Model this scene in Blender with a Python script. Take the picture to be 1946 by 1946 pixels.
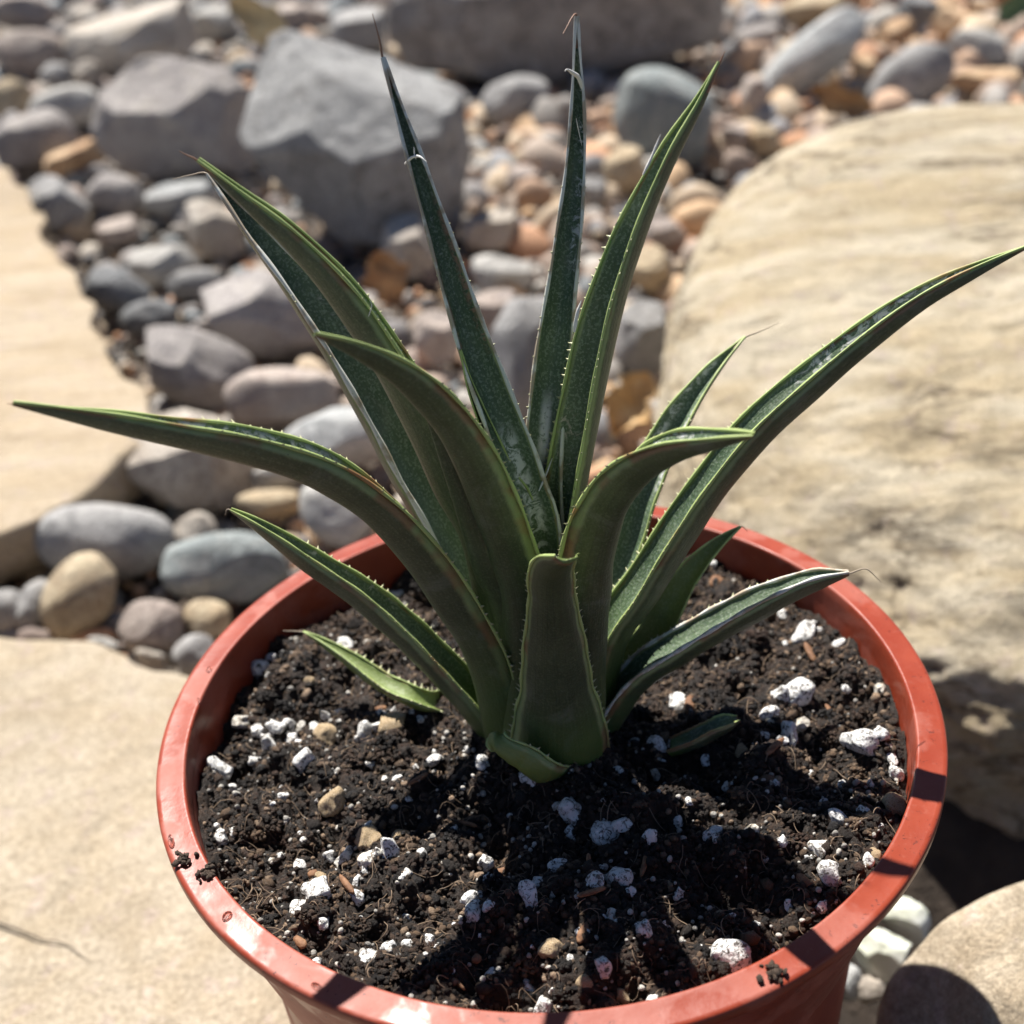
import bpy, bmesh, math, random
import numpy as np
from mathutils import Vector, Matrix

# ------------------------------------------------------------------ scene, camera, light
scene = bpy.context.scene
for o in list(bpy.data.objects):
    bpy.data.objects.remove(o)
col = scene.collection
CM = 0.01                                   # everything below is written in centimetres
rad = math.radians

POT_R, POT_H, FOC = 5.8, 9.0, 2500.0        # rim radius, pot height (cm); focal length in photo pixels
_D, _pit, _roll, _ax, _ay = 3.4527 * POT_R, .7198, -.0824, -.0146, .1467
C = np.array([0, -_D * math.cos(_pit), POT_H + _D * math.sin(_pit)])
_fw = np.array([0, math.cos(_pit), -math.sin(_pit)]); _rt = np.array([1., 0, 0]); _up = np.cross(_rt, _fw)
FW = _fw + math.tan(_ax) * _rt + math.tan(_ay) * _up; FW /= np.linalg.norm(FW)
_r2 = np.cross(FW, [0, 0, 1.]); _r2 /= np.linalg.norm(_r2); _u2 = np.cross(_r2, FW)
RT = math.cos(_roll) * _r2 + math.sin(_roll) * _u2
UP = -math.sin(_roll) * _r2 + math.cos(_roll) * _u2

cam_d = bpy.data.cameras.new('camera')
cam = bpy.data.objects.new('camera', cam_d); col.objects.link(cam)
cam.matrix_world = Matrix(((RT[0], UP[0], -FW[0], C[0] * CM), (RT[1], UP[1], -FW[1], C[1] * CM),
                           (RT[2], UP[2], -FW[2], C[2] * CM), (0, 0, 0, 1)))
cam_d.sensor_width = 36.0; cam_d.lens = 36.0 * FOC / 1946.0
cam_d.clip_start = 0.005; cam_d.clip_end = 500
cam_d.dof.use_dof = True; cam_d.dof.focus_distance = 17.6 * CM; cam_d.dof.aperture_fstop = 21.0
scene.camera = cam

SUN_TH, SUN_EL = rad(22), rad(57)           # light travels towards the viewer and a little to the right
sun_dir = Vector((math.sin(SUN_TH) * math.cos(SUN_EL), -math.cos(SUN_TH) * math.cos(SUN_EL), -math.sin(SUN_EL)))
sun_d = bpy.data.lights.new('sun', 'SUN'); sun_d.energy = 5.0; sun_d.angle = rad(0.53); sun_d.color = (1, .955, .89)
sun = bpy.data.objects.new('sun', sun_d); col.objects.link(sun)
sun.rotation_euler = sun_dir.to_track_quat('-Z', 'Y').to_euler(); sun.location = (-.3, 1, 1.2)

world = bpy.data.worlds.new('World'); scene.world = world; world.use_nodes = True
wn = world.node_tree.nodes; wl = world.node_tree.links
sky = wn.new('ShaderNodeTexSky'); sky.sky_type = 'NISHITA'; sky.sun_disc = False; sky.altitude = 1900; sky.air_density = .7; sky.dust_density = .4
sky.sun_elevation = SUN_EL; sky.sun_rotation = math.atan2(-sun_dir.x, -sun_dir.y)
bg = wn['Background']; bg.inputs['Strength'].default_value = 0.05
wl.new(sky.outputs[0], bg.inputs['Color'])
vs = scene.view_settings; vs.view_transform = 'Standard'; vs.look = 'None'; vs.gamma = 1.0
vs.exposure = 1.0; vs.use_curve_mapping = False
scene.render.engine = 'CYCLES'
scene.cycles.max_bounces = 8; scene.cycles.use_denoising = True

# ------------------------------------------------------------------ helpers
PX = 1.00725                                # notes taken on a 1932 px view of the 1946 px photograph
def ray(x, y): return FW + RT * ((x - 973) / FOC) + UP * ((973 - y) / FOC)
def at_z(x, y, z):
    r = ray(x, y); return C + r * ((z - C[2]) / r[2])
def at_plane(x, y, az, c):
    n = np.array([-math.sin(az), math.cos(az), 0]); r = ray(x, y); o = np.array([c[0], c[1], 0])
    return C + r * (((o - C) @ n) / (r @ n))

def mesh_np(name, V, Fc, smooth=True):
    """V (n,3) in cm, Fc = list of int arrays (m,k)"""
    me = bpy.data.meshes.new(name)
    V = np.asarray(V, np.float32) * CM
    loops = np.concatenate([f.ravel() for f in Fc]).astype(np.int32)
    sizes = np.concatenate([np.full(len(f), f.shape[1], np.int32) for f in Fc])
    starts = np.concatenate([[0], np.cumsum(sizes)[:-1]]).astype(np.int32)
    me.vertices.add(len(V)); me.vertices.foreach_set('co', V.ravel())
    me.loops.add(len(loops)); me.loops.foreach_set('vertex_index', loops)
    me.polygons.add(len(sizes)); me.polygons.foreach_set('loop_start', starts)
    try: me.polygons.foreach_set('loop_total', sizes)
    except Exception: pass
    me.polygons.foreach_set('use_smooth', np.full(len(sizes), smooth))
    me.update(); me.validate()
    return me

def obj(name, me, mat=None, parent=None, loc=None):
    o = bpy.data.objects.new(name, me); col.objects.link(o)
    if mat is not None and me is not None:
        for m in (mat if isinstance(mat, (list, tuple)) else [mat]): me.materials.append(m)
    if parent is not None: o.parent = parent
    if loc is not None: o.location = Vector([float(v) * CM for v in loc])
    return o

def tag(o, label=None, cat=None, group=None, kind=None):
    if label: o['label'] = label
    if cat: o['category'] = cat
    if group: o['group'] = group
    if kind: o['kind'] = kind
    return o

def ico(sub):
    bm = bmesh.new(); bmesh.ops.create_icosphere(bm, subdivisions=sub, radius=1)
    V = np.array([v.co[:] for v in bm.verts]); F = np.array([[v.index for v in f.verts] for f in bm.faces]); bm.free()
    return V / np.linalg.norm(V, axis=1)[:, None], F
ICO = {k: ico(k) for k in (1, 2, 3, 4, 5, 6, 7)}

def wav(V, seed, freq, n=14):
    """smooth band-limited noise: a sum of random plane waves, about -1..1"""
    r = np.random.RandomState(seed)
    K = r.normal(size=(n, 3)); K *= (freq * r.uniform(.6, 1.5, (n, 1))) / np.linalg.norm(K, axis=1)[:, None]
    ph = r.uniform(0, 6.283, n)
    return np.sin(V @ K.T + ph).sum(1) / math.sqrt(n) * .8

def hash01(I, seed):
    I = I.astype(np.int64)
    h = (I[..., 0] * 73856093) ^ (I[..., 1] * 19349663) ^ (I[..., 2] * 83492791) ^ (seed * 2654435761)
    h = (h ^ (h >> 13)) * 1274126177 & 0x7fffffff
    return ((h ^ (h >> 16)) & 0xffff) / 65535.0
def vnoise(V, scale, seed):
    """value noise -1..1"""
    P = np.asarray(V) * scale; I = np.floor(P); f = P - I; f = f * f * (3 - 2 * f); out = 0
    for dx in (0, 1):
        for dy in (0, 1):
            for dz in (0, 1):
                w = (f[..., 0] if dx else 1 - f[..., 0]) * (f[..., 1] if dy else 1 - f[..., 1]) * (f[..., 2] if dz else 1 - f[..., 2])
                out = out + w * hash01(I + np.array([dx, dy, dz]), seed)
    return out * 2 - 1
def fbm(V, scale, seed, oct=4, gain=.5):
    a, s, o = 1, 0, 0
    for k in range(oct):
        o = o + a * vnoise(V, scale * 2 ** k, seed + k); s += a; a *= gain
    return o / s

def tube(P, rads, k=6, caps=True):
    """swept tube along points P with radii"""
    P = np.asarray(P, float); n = len(P); rads = np.broadcast_to(np.asarray(rads, float), (n,))
    T = np.gradient(P, axis=0); T /= np.linalg.norm(T, axis=1)[:, None] + 1e-12
    a = np.array([0, 0, 1.]) if abs(T[0][2]) < .9 else np.array([1., 0, 0])
    V = []
    for i in range(n):
        s = np.cross(T[i], a); s /= np.linalg.norm(s) + 1e-12; u = np.cross(s, T[i]); a = u
        for j in range(k):
            t = 6.28318 * j / k; V.append(P[i] + rads[i] * (math.cos(t) * s + math.sin(t) * u))
    i = np.arange(n - 1)[:, None] * k; j = np.arange(k)[None]; j2 = (j + 1) % k
    Q = np.stack([i + j, i + j2, i + k + j2, i + k + j], -1).reshape(-1, 4)
    return np.array(V), Q

def join(parts):
    Vs, Qs, off = [], [], 0
    for V, Q in parts:
        Vs.append(V); Qs.append(Q + off); off += len(V)
    return np.concatenate(Vs), np.concatenate(Qs)

def spline(P, n):
    """Catmull-Rom through P, resampled evenly to n points"""
    P = np.asarray(P, float); E = np.vstack([2 * P[0] - P[1], P, 2 * P[-1] - P[-2]]); out = []
    for i in range(1, len(E) - 2):
        p0, p1, p2, p3 = E[i - 1:i + 3]
        for t in np.linspace(0, 1, 24, endpoint=False):
            out.append(.5 * (2 * p1 + (p2 - p0) * t + (2 * p0 - 5 * p1 + 4 * p2 - p3) * t * t + (3 * p1 - p0 - 3 * p2 + p3) * t ** 3))
    out.append(P[-1]); out = np.array(out)
    d = np.concatenate([[0], np.cumsum(np.linalg.norm(np.diff(out, axis=0), axis=1))]); s = np.linspace(0, d[-1], n)
    return np.stack([np.interp(s, d, out[:, k]) for k in range(3)], 1)

# ------------------------------------------------------------------ materials (all textures in cm)
class NT:
    def __init__(self, name):
        self.m = bpy.data.materials.new(name); self.m.use_nodes = True
        self.t = self.m.node_tree; self.n = self.t.nodes; self.b = self.n['Principled BSDF']
        tc = self.n.new('ShaderNodeTexCoord'); self.tc = tc
        mp = self.n.new('ShaderNodeMapping'); mp.inputs['Scale'].default_value = (100, 100, 100)
        self.t.links.new(tc.outputs['Object'], mp.inputs['Vector']); self.co = mp.outputs[0]
        self.uv = tc.outputs['UV']
    def link(self, a, b): self.t.links.new(a, b)
    def new(self, ty, **kw):
        n = self.n.new(ty)
        for k, v in kw.items(): setattr(n, k, v)
        return n
    def inp(self, sock, v):
        if hasattr(v, 'is_linked') or isinstance(v, bpy.types.NodeSocket): self.link(v, sock)
        else: sock.default_value = v
    def noise(self, scale, detail=3, rough=.55, co=None, dist=0.0):
        n = self.new('ShaderNodeTexNoise'); self.link(co or self.co, n.inputs['Vector'])
        n.inputs['Scale'].default_value = scale; n.inputs['Detail'].default_value = detail
        n.inputs['Roughness'].default_value = rough; n.inputs['Distortion'].default_value = dist
        return n.outputs['Fac']
    def vor(self, scale, feature='F1', co=None):
        n = self.new('ShaderNodeTexVoronoi', feature=feature); self.link(co or self.co, n.inputs['Vector'])
        n.inputs['Scale'].default_value = scale; return n.outputs['Distance']
    def scale_co(self, s):
        n = self.new('ShaderNodeMapping'); n.inputs['Scale'].default_value = s; self.link(self.co, n.inputs['Vector']); return n.outputs[0]
    def ramp(self, fac, stops):
        r = self.new('ShaderNodeValToRGB'); e = r.color_ramp.elements
        while len(e) < len(stops): e.new(.5)
        for el, (p, c) in zip(e, stops):
            el.position = p; el.color = (*c, 1) if len(c) == 3 else c
        self.link(fac, r.inputs['Fac']); return r.outputs['Color']
    def step(self, v, lo, hi):
        n = self.new('ShaderNodeMapRange'); n.interpolation_type = 'SMOOTHSTEP'
        self.link(v, n.inputs['Value']); n.inputs['From Min'].default_value = lo; n.inputs['From Max'].default_value = hi
        return n.outputs['Result']
    def math(self, op, a, b=None, c=None):
        n = self.new('ShaderNodeMath', operation=op); self.inp(n.inputs[0], a)
        if b is not None: self.inp(n.inputs[1], b)
        if c is not None: self.inp(n.inputs[2], c)
        return n.outputs[0]
    def mix(self, fac, a, b, blend='MIX'):
        n = self.new('ShaderNodeMix', data_type='RGBA', blend_type=blend)
        self.inp(n.inputs[0], fac)
        for s, v in ((n.inputs[6], a), (n.inputs[7], b)):
            if isinstance(v, tuple): s.default_value = (*v, 1)
            else: self.link(v, s)
        return n.outputs[2]
    def color(self, c): self.link(c, self.b.inputs['Base Color']) if not isinstance(c, tuple) else setattr(self.b.inputs['Base Color'], 'default_value', (*c, 1))
    def rough(self, r): self.inp(self.b.inputs['Roughness'], r)
    def bump(self, h, dist_cm=.02, strength=1.0):
        n = self.new('ShaderNodeBump'); n.inputs['Distance'].default_value = dist_cm * CM; n.inputs['Strength'].default_value = strength
        self.link(h, n.inputs['Height']); self.link(n.outputs[0], self.b.inputs['Normal'])

def stone_mat(name, c1, c2, c3=None, speck=None, spec_amt=.5, band=False, rough=.8, bump=.04):
    t = NT(name)
    rnd = t.new('ShaderNodeObjectInfo').outputs['Random']
    sh = t.new('ShaderNodeMapping'); t.link(t.co, sh.inputs['Vector'])
    cmb = t.new('ShaderNodeCombineXYZ'); off = t.math('MULTIPLY', rnd, 57.0)
    for k in range(3): t.link(off, cmb.inputs[k])
    t.link(cmb.outputs[0], sh.inputs['Location']); t.co = sh.outputs[0]
    base = t.mix(t.step(t.noise(.55, 6, .66, dist=.5), .40, .60), c1, c2)
    if c3: base = t.mix(t.math('MULTIPLY', t.step(t.noise(.8, 7, .7, dist=.8), .53, .60), .85), base, c3)
    vein = t.math('ABSOLUTE', t.math('SUBTRACT', t.noise(.35, 4, .55, dist=1.0), .5)); base = t.mix(t.math('MULTIPLY', t.step(vein, .012, .003), .5), base, tuple(min(.7, v * 1.5) for v in c2))
    if band:
        co = t.scale_co((.25, .5, 3.0)); base = t.mix(t.math('MULTIPLY', t.step(t.noise(1.0, 4, .6, co=co), .5, .62), .45), base, tuple(v * .72 for v in c1))
    if speck:
        base = t.mix(t.math('MULTIPLY', t.step(t.noise(7, 3, .7), .56, .66), spec_amt), base, speck)
    base = t.mix(.7, base, t.ramp(t.noise(6, 6, .8), [(.3, (.5, .49, .48)), (.7, (1.4, 1.4, 1.4))]), 'MULTIPLY')
    v = t.new('ShaderNodeHueSaturation'); t.link(base, v.inputs['Color']); t.link(t.math('MULTIPLY_ADD', rnd, .24, .88), v.inputs['Value'])
    t.color(v.outputs[0]); t.rough(rough)
    t.b.inputs['Specular IOR Level'].default_value = .3
    h = t.math('ADD', t.noise(2.2, 5, .6), t.math('MULTIPLY', t.noise(9, 5, .7), .4))
    t.bump(h, bump * 5, .7)
    return t.m

SM = {
    'cream': stone_mat('stone_cream', (.50, .41, .29), (.58, .50, .39), (.42, .35, .26), (.28, .23, .18), .5),
    'beige': stone_mat('stone_beige', (.43, .375, .31), (.53, .48, .42), (.34, .30, .26), (.22, .19, .165), .5),
    'pink': stone_mat('stone_pink', (0.344, 0.284, 0.249), (0.421, 0.361, 0.318), (0.284, 0.249, 0.232), (0.189, 0.155, 0.142), 0.430),
    'mauve': stone_mat('stone_mauve', (0.271, 0.249, 0.241), (0.344, 0.318, 0.301), (0.396, 0.361, 0.327), (0.146, 0.133, 0.129), 0.430),
    'grey': stone_mat('stone_grey', (0.284, 0.280, 0.275), (0.353, 0.344, 0.335), (0.232, 0.228, 0.224), (0.146, 0.146, 0.146), 0.430),
    'pale': stone_mat('stone_pale', (0.404, 0.387, 0.361), (0.482, 0.469, 0.439), (0.344, 0.331, 0.310), (0.224, 0.215, 0.202), 0.430),
    'blue': stone_mat('stone_blue', (0.211, 0.237, 0.237), (0.271, 0.297, 0.292), (0.318, 0.327, 0.314), (0.120, 0.133, 0.138), 0.344),
    'slate': stone_mat('stone_slate', (0.138, 0.142, 0.146), (0.189, 0.194, 0.198), (0.232, 0.228, 0.224), (0.086, 0.086, 0.090), 0.344),
    'tan': stone_mat('stone_tan', (.42, .325, .21), (.50, .41, .285), (.35, .27, .18), (.23, .175, .12), .5),
    'orange': stone_mat('stone_orange', (.46, .285, .16), (.54, .39, .25), (.36, .23, .14), (.22, .14, .09), .5),
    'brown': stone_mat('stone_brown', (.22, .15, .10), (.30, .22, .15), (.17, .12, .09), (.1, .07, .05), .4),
    'mottled': stone_mat('stone_mottled', (.37, .32, .265), (.47, .42, .36), (.20, .17, .15), (.13, .11, .095), .7),
    'rock': stone_mat('stone_rock', (.25, .25, .25), (.35, .35, .345), (.19, .185, .18), (.13, .13, .13), .8),
    'dark': stone_mat('stone_dark', (.20, .185, .175), (.29, .275, .26), (.14, .13, .125), (.10, .09, .085), .6),
    'bluewhite': stone_mat('stone_bluewhite', (.355, .37, .37), (.45, .45, .44), (.27, .28, .285), (.18, .18, .18), .6),
}

def sandstone_mat(name, c1, c2, c3, bump=.12, streak=True, grain=.45, cracks=False):
    t = NT(name)
    co = t.scale_co((.35, 1.1, 1.6)) if streak else t.co
    a = t.step(t.noise(.5, 6, .62, co=co, dist=.5), .36, .64)
    base = t.mix(a, c1, c2)
    base = t.mix(t.math('MULTIPLY', t.step(t.noise(.8, 7, .66, co=co, dist=.9), .54, .66), .7), base, c3)
    base = t.mix(t.math('MULTIPLY', t.step(t.noise(.16, 3, .5), .54, .68), .3), base, tuple(v * .9 for v in c3))
    base = t.mix(t.math('MULTIPLY', t.step(t.noise(1.5, 4, .6), .56, .66), .4), base, (.44, .36, .335))
    base = t.mix(grain, base, t.ramp(t.noise(7, 5, .8), [(.32, (.55, .52, .48)), (.68, (1.4, 1.4, 1.4))]), 'MULTIPLY')
    base = t.mix(grain, base, t.ramp(t.noise(24, 3, .8), [(.3, (.62, .60, .57)), (.7, (1.32, 1.32, 1.32))]), 'MULTIPLY')
    base = t.mix(t.math('MULTIPLY', t.step(t.vor(5), .10, .04), grain * .8), base, tuple(v * .45 for v in c3))
    if cracks:
        cr = t.math('ABSOLUTE', t.math('SUBTRACT', t.noise(.20, 7, .62, co=t.scale_co((.5, 1.5, 2.6)), dist=.35), .5))
        gate = t.step(t.noise(.16, 2, .5), .43, .54)
        crk = t.math('MULTIPLY', t.step(cr, .024, .004), gate); base = t.mix(t.math('MULTIPLY', crk, .75), base, (.13, .10, .065))
    t.color(base); t.rough(.88); t.b.inputs['Specular IOR Level'].default_value = .2
    h = t.math('ADD', t.noise(.9, 8, .66, co=co, dist=.6), t.math('MULTIPLY', t.noise(9, 5, .7), .25))
    t.bump(h, bump * 4, .7)
    return t.m
M_BOULDER = sandstone_mat('boulder_sandstone', (.46, .38, .255), (.55, .49, .38), (.33, .265, .175), .2, grain=.6, cracks=True)
M_FLAG = sandstone_mat('flagstone_sandstone', (.40, .335, .245), (.445, .385, .30), (.34, .29, .22), .10, streak=False, grain=.75)
M_FLAG2 = sandstone_mat('flagstone_banded', (.41, .33, .23), (.46, .385, .29), (.31, .245, .17), .12, grain=.6)
M_BR = sandstone_mat('boulder_brown', (.37, .305, .22), (.44, .38, .295), (.26, .215, .155), .08, streak=False, grain=.7)

# plastic of the pot
t = NT('pot_plastic')
base = t.mix(t.step(t.noise(.8, 5, .6), .35, .7), (.245, .038, .0165), (.295, .052, .023))
sc = t.new('ShaderNodeMapping'); sc.inputs['Scale'].default_value = (3, 3, 26); sc.inputs['Rotation'].default_value = (.3, .5, .2); t.link(t.co, sc.inputs['Vector'])
base = t.mix(t.math('MULTIPLY', t.step(t.noise(2.2, 5, .7, co=sc.outputs[0]), .56, .72), .28), base, (.38, .125, .085))
dry = t.step(t.noise(.75, 4, .6, dist=.3), .46, .56)
base = t.mix(t.math('MULTIPLY', dry, t.math('MULTIPLY_ADD', t.noise(9, 4, .7), .45, .02)), base, (.38, .14, .105))
sp = t.math('MULTIPLY', t.step(t.noise(10, 4, .75, dist=.5), .605, .65), t.step(t.noise(1.2, 2), .40, .55))
base = t.mix(t.math('MULTIPLY', sp, .85), base, (.10, .02, .012))
t.color(base); t.rough(t.math('MULTIPLY_ADD', dry, .22, t.math('MULTIPLY_ADD', t.noise(1.3, 4, .6), .25, .21))); t.b.inputs['Specular IOR Level'].default_value = .4
t.bump(t.math('ADD', t.noise(3, 3), t.math('MULTIPLY', t.noise(60, 2), .12)), .03, .25)
t.b.inputs['Subsurface Weight'].default_value = .06; t.b.inputs['Subsurface Radius'].default_value = (.0016, .0006, .0003)
M_POT = t.m

# potting soil
def soil_mat(name, attr=False):
    t = NT(name)
    if attr:
        a = t.new('ShaderNodeAttribute'); a.attribute_name = 'tint'; base = a.outputs['Color']
        base = t.mix(.6, base, t.ramp(t.noise(30, 3, .7), [(.3, (.45, .43, .42)), (.7, (1.5, 1.45, 1.4))]), 'MULTIPLY')
    else:
        base = t.mix(t.step(t.noise(3, 5, .65), .35, .68), (.012, .008, .0055), (.042, .025, .016))
        base = t.mix(.6, base, t.ramp(t.noise(28, 4, .7), [(.3, (.4, .4, .4)), (.7, (1.7, 1.6, 1.5))]), 'MULTIPLY')
    t.color(base); t.rough(t.math('MULTIPLY_ADD', t.noise(9, 2), .8, .15)); t.b.inputs['Specular IOR Level'].default_value = .4
    t.bump(t.noise(34, 5, .75), .05, .9)
    return t.m
M_SOIL = soil_mat('potting_soil'); M_CRUMB = soil_mat('soil_crumb', True)

t = NT('perlite')
rnd = t.new('ShaderNodeObjectInfo').outputs['Random']
pc = t.new('ShaderNodeTexCoord'); pg = t.new('ShaderNodeNewGeometry')
pw = t.new('ShaderNodeMapping'); pw.inputs['Scale'].default_value = (100, 100, 100); t.link(pg.outputs['Position'], pw.inputs['Vector']); t.co = pw.outputs[0]
base = t.mix(t.step(t.noise(9, 4, .6), .4, .7), (.70, .69, .66), (.80, .79, .77))
dirt = t.math('MULTIPLY', t.step(t.noise(15, 5, .75, dist=.8), .530, .575), .93)
base = t.mix(dirt, base, (.07, .055, .042))
base = t.mix(t.math('MULTIPLY', t.step(rnd, .72, .95), .5), base, (.50, .42, .30))
t.color(base); t.rough(.75); t.bump(t.math('SUBTRACT', t.noise(16, 4, .6), t.math('MULTIPLY', dirt, .4)), .045, .8)
t.b.inputs['Subsurface Weight'].default_value = .12; t.b.inputs['Subsurface Radius'].default_value = (.0006, .0006, .0005)
M_PERL = t.m
t = NT('pumice_tan')
base = t.mix(t.step(t.noise(9, 4, .6), .38, .66), (.50, .36, .20), (.60, .47, .31))
base = t.mix(t.math('MULTIPLY', t.step(t.noise(14, 4, .7), .53, .62), .85), base, (.12, .075, .04))
t.color(base); t.rough(.8); t.bump(t.noise(18, 4, .6), .05, .8); M_TAN = t.m
t = NT('bark')
base = t.mix(t.step(t.noise(4, 4, .6, co=t.scale_co((1, 1, 6))), .4, .65), (.16, .075, .035), (.34, .18, .09))
t.color(base); t.rough(.75); t.bump(t.noise(20, 4), .03, .6); M_BARK = t.m
t = NT('root_fibre'); base = t.mix(t.noise(3, 2), (.10, .06, .035), (.34, .25, .17)); t.color(base); t.rough(.8); M_FIB = t.m

# leaves
def leaf_mat(name, upper, residue=(), tip_brown=.03, pale=0.0, seed=0, base_glow=0.12, red=None):
    t = NT(name)
    sep = t.new('ShaderNodeSeparateXYZ'); t.link(t.uv, sep.inputs[0]); u, v = sep.outputs[0], sep.outputs[1]
    big = t.noise(1.6, 4, .6)
    if upper:
        base = t.mix(t.step(big, .35, .68), (.070, .112, .062), (.104, .150, .088))
        bloom = t.step(t.noise(26, 2, .55), .47, .66)
        base = t.mix(t.math('MULTIPLY', bloom, .5), base, (.30, .36, .28))
    else:
        base = t.mix(t.step(big, .35, .68), (.054, .072, .036), (.076, .096, .050))
        base = t.mix(t.math('MULTIPLY', t.step(t.noise(30, 2, .5), .5, .68), .25), base, (.20, .23, .14))
    fm = t.new('ShaderNodeMapping'); fm.inputs['Scale'].default_value = (42, 2.2, 1); t.link(t.uv, fm.inputs['Vector'])
    fib = t.noise(1.0, 4, .6, co=fm.outputs[0])
    base = t.mix(.75, base, t.ramp(fib, [(.3, (.72, .74, .70)), (.7, (1.3, 1.28, 1.25))]), 'MULTIPLY')
    base = t.mix(t.math('MULTIPLY', t.step(t.noise(1.1, 5, .65, dist=.5), .56, .68), .30), base, (.20, .21, .17))                # patchy waxy dust
    base = t.mix(t.math('MULTIPLY', t.step(v, .35, .0), .75 if not upper else .5), base, (.13, .20, .035))      # greener towards the base
    if pale: base = t.mix(pale, base, (.24, .30, .06))
    # pale horny margin, brown in places; lime tint paints in backlit glow
    e = t.math('ABSOLUTE', t.math('SUBTRACT', u, .5))
    wob = t.math('MULTIPLY_ADD', t.noise(6, 3), .03, 0)
    em = t.step(t.math('ADD', e, wob), .435, .475)
    edge = t.mix(t.step(t.noise(.8, 3, .6), .51, .62), (.36, .42, .18), (.36, .19, .09))
    base = t.mix(t.math('MULTIPLY', em, .8), base, edge)
    base = t.mix(t.step(v, 1 - tip_brown, 1.0), base, (.20, .11, .05))
    rough = t.math('MULTIPLY_ADD', t.noise(30, 2), .25, .28)
    if upper:
        for (v0, v1, u0, u1, thr, colr) in residue:
            m = t.math('MULTIPLY', t.step(v, v0 - .025, v0 + .02), t.step(v, v1 + .025, v1 - .02))
            m = t.math('MULTIPLY', m, t.math('MULTIPLY', t.step(u, u0 - .08, u0 + .08), t.step(u, u1 + .08, u1 - .08)))
            m = t.math('MULTIPLY', m, t.step(t.noise(4.5, 6, .72, dist=1.2), thr, thr + .12))
            base = t.mix(m, base, colr)
    if red:
        m = t.math('MULTIPLY', t.step(v, red[0] - .03, red[0] + .02), t.step(v, red[1] + .04, red[1] - .02))
        m = t.math('MULTIPLY', m, t.step(t.math('ABSOLUTE', t.math('SUBTRACT', u, red[2])), .18, .04))
        base = t.mix(m, base, (.42, .06, .03))
    # scattered dirt
    base = t.mix(t.math('MULTIPLY', t.step(t.vor(5), .07, .03), .7), base, (.05, .04, .03))
    t.color(base); t.rough(rough); t.b.inputs['Specular IOR Level'].default_value = .5
    t.bump(t.math('ADD', t.noise(26, 3, .55), t.math('ADD', big, t.math('MULTIPLY', fib, .9))), .018, .55)
    t.b.inputs['Subsurface Weight'].default_value = .22
    t.b.inputs['Subsurface Radius'].default_value = (.0014, .0026, .0004)
    return t.m
M_UP = leaf_mat('leaf_upper', True, [(.45, .90, 0, .16, .54, (.52, .50, .46))]); M_LO = leaf_mat('leaf_lower', False)
M_UPY = leaf_mat('leaf_upper_pale', True, pale=.55); M_LOY = leaf_mat('leaf_lower_young', False, pale=.6)
WH, BRN = (.62, .62, .60), (.36, .22, .15)
M_UP3 = leaf_mat('leaf_upper_chalky', True, [(.55, .80, .0, .6, .50, WH)])
M_UP5 = leaf_mat('leaf_upper_scarred', True, [(.34, .52, .25, .62, .45, WH), (.64, .82, 0, .16, .44, BRN), (.64, .82, .82, 1, .44, BRN), (.72, .80, .3, .7, .57, WH)], red=(.26, .38, .98))
M_UP6 = leaf_mat('leaf_upper_spotted', True, [(.455, .53, .36, .62, .34, WH), (.36, .40, .45, .75, .60, WH), (.70, .97, 0, .35, .50, WH)])
M_UP7 = leaf_mat('leaf_upper_streaked', True, [(.30, .55, .5, 1.0, .55, (.45, .40, .34)), (.76, .90, .0, .8, .52, WH)])
M_UPW = leaf_mat('leaf_upper_white', True, [(.60, .97, 0, .25, .45, WH), (.66, .92, .75, 1, .48, WH)])
t = NT('leaf_margin'); base = t.mix(t.step(t.noise(.7, 3, .6), .57, .68), (.38, .47, .17), (.36, .19, .08)); t.color(base); t.rough(.55)  # lime tone puts the margins' backlit glow into their colour
t.b.inputs['Subsurface Weight'].default_value = .1; t.b.inputs['Subsurface Radius'].default_value = (.001, .001, .0004); M_MARG = t.m
t = NT('leaf_margin_white'); base = t.mix(t.step(t.noise(2.5, 3, .6), .46, .6), (.68, .68, .62), (.44, .36, .26)); t.color(base); t.rough(.6); M_MARGW = t.m
t = NT('leaf_teeth'); t.color(t.mix(t.noise(3, 2), (.36, .38, .20), (.46, .43, .27))); t.rough(.5); M_TEETH = t.m
t = NT('leaf_spine'); t.color(t.mix(t.noise(4, 3), (.16, .06, .035), (.34, .20, .12))); t.rough(.55); M_SPINE = t.m
t = NT('leaf_spine_dry'); t.color(t.mix(t.noise(4, 3), (.28, .21, .15), (.50, .42, .32))); t.rough(.7); M_SPINED = t.m
t = NT('leaf_fibre'); t.color((.74, .72, .68)); t.rough(.6); M_FWHITE = t.m
t = NT('water_drop'); t.color((1, 1, 1)); t.rough(.02); t.b.inputs['Transmission Weight'].default_value = 1.0; t.b.inputs['IOR'].default_value = 1.33; M_DROP = t.m
t = NT('dry_leaf'); base = t.mix(t.step(t.noise(.9, 4, .6), .4, .65), (.60, .42, .20), (.68, .54, .30)); t.color(base); t.rough(.7); t.bump(t.noise(4, 4), .05, .6); M_DLEAF = t.m
t = NT('dry_leaf_brown'); base = t.mix(t.step(t.noise(.9, 4, .6), .4, .65), (.34, .17, .07), (.50, .29, .13)); t.color(base); t.rough(.7); t.bump(t.noise(4, 4), .05, .6); M_DLEAFB = t.m
t = NT('dry_leaf_orange'); base = t.mix(t.step(t.noise(1.2, 4, .6), .4, .65), (.60, .36, .14), (.66, .46, .23)); t.color(base); t.rough(.7); t.bump(t.noise(4, 4), .05, .6); M_DLEAFO = t.m
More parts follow.
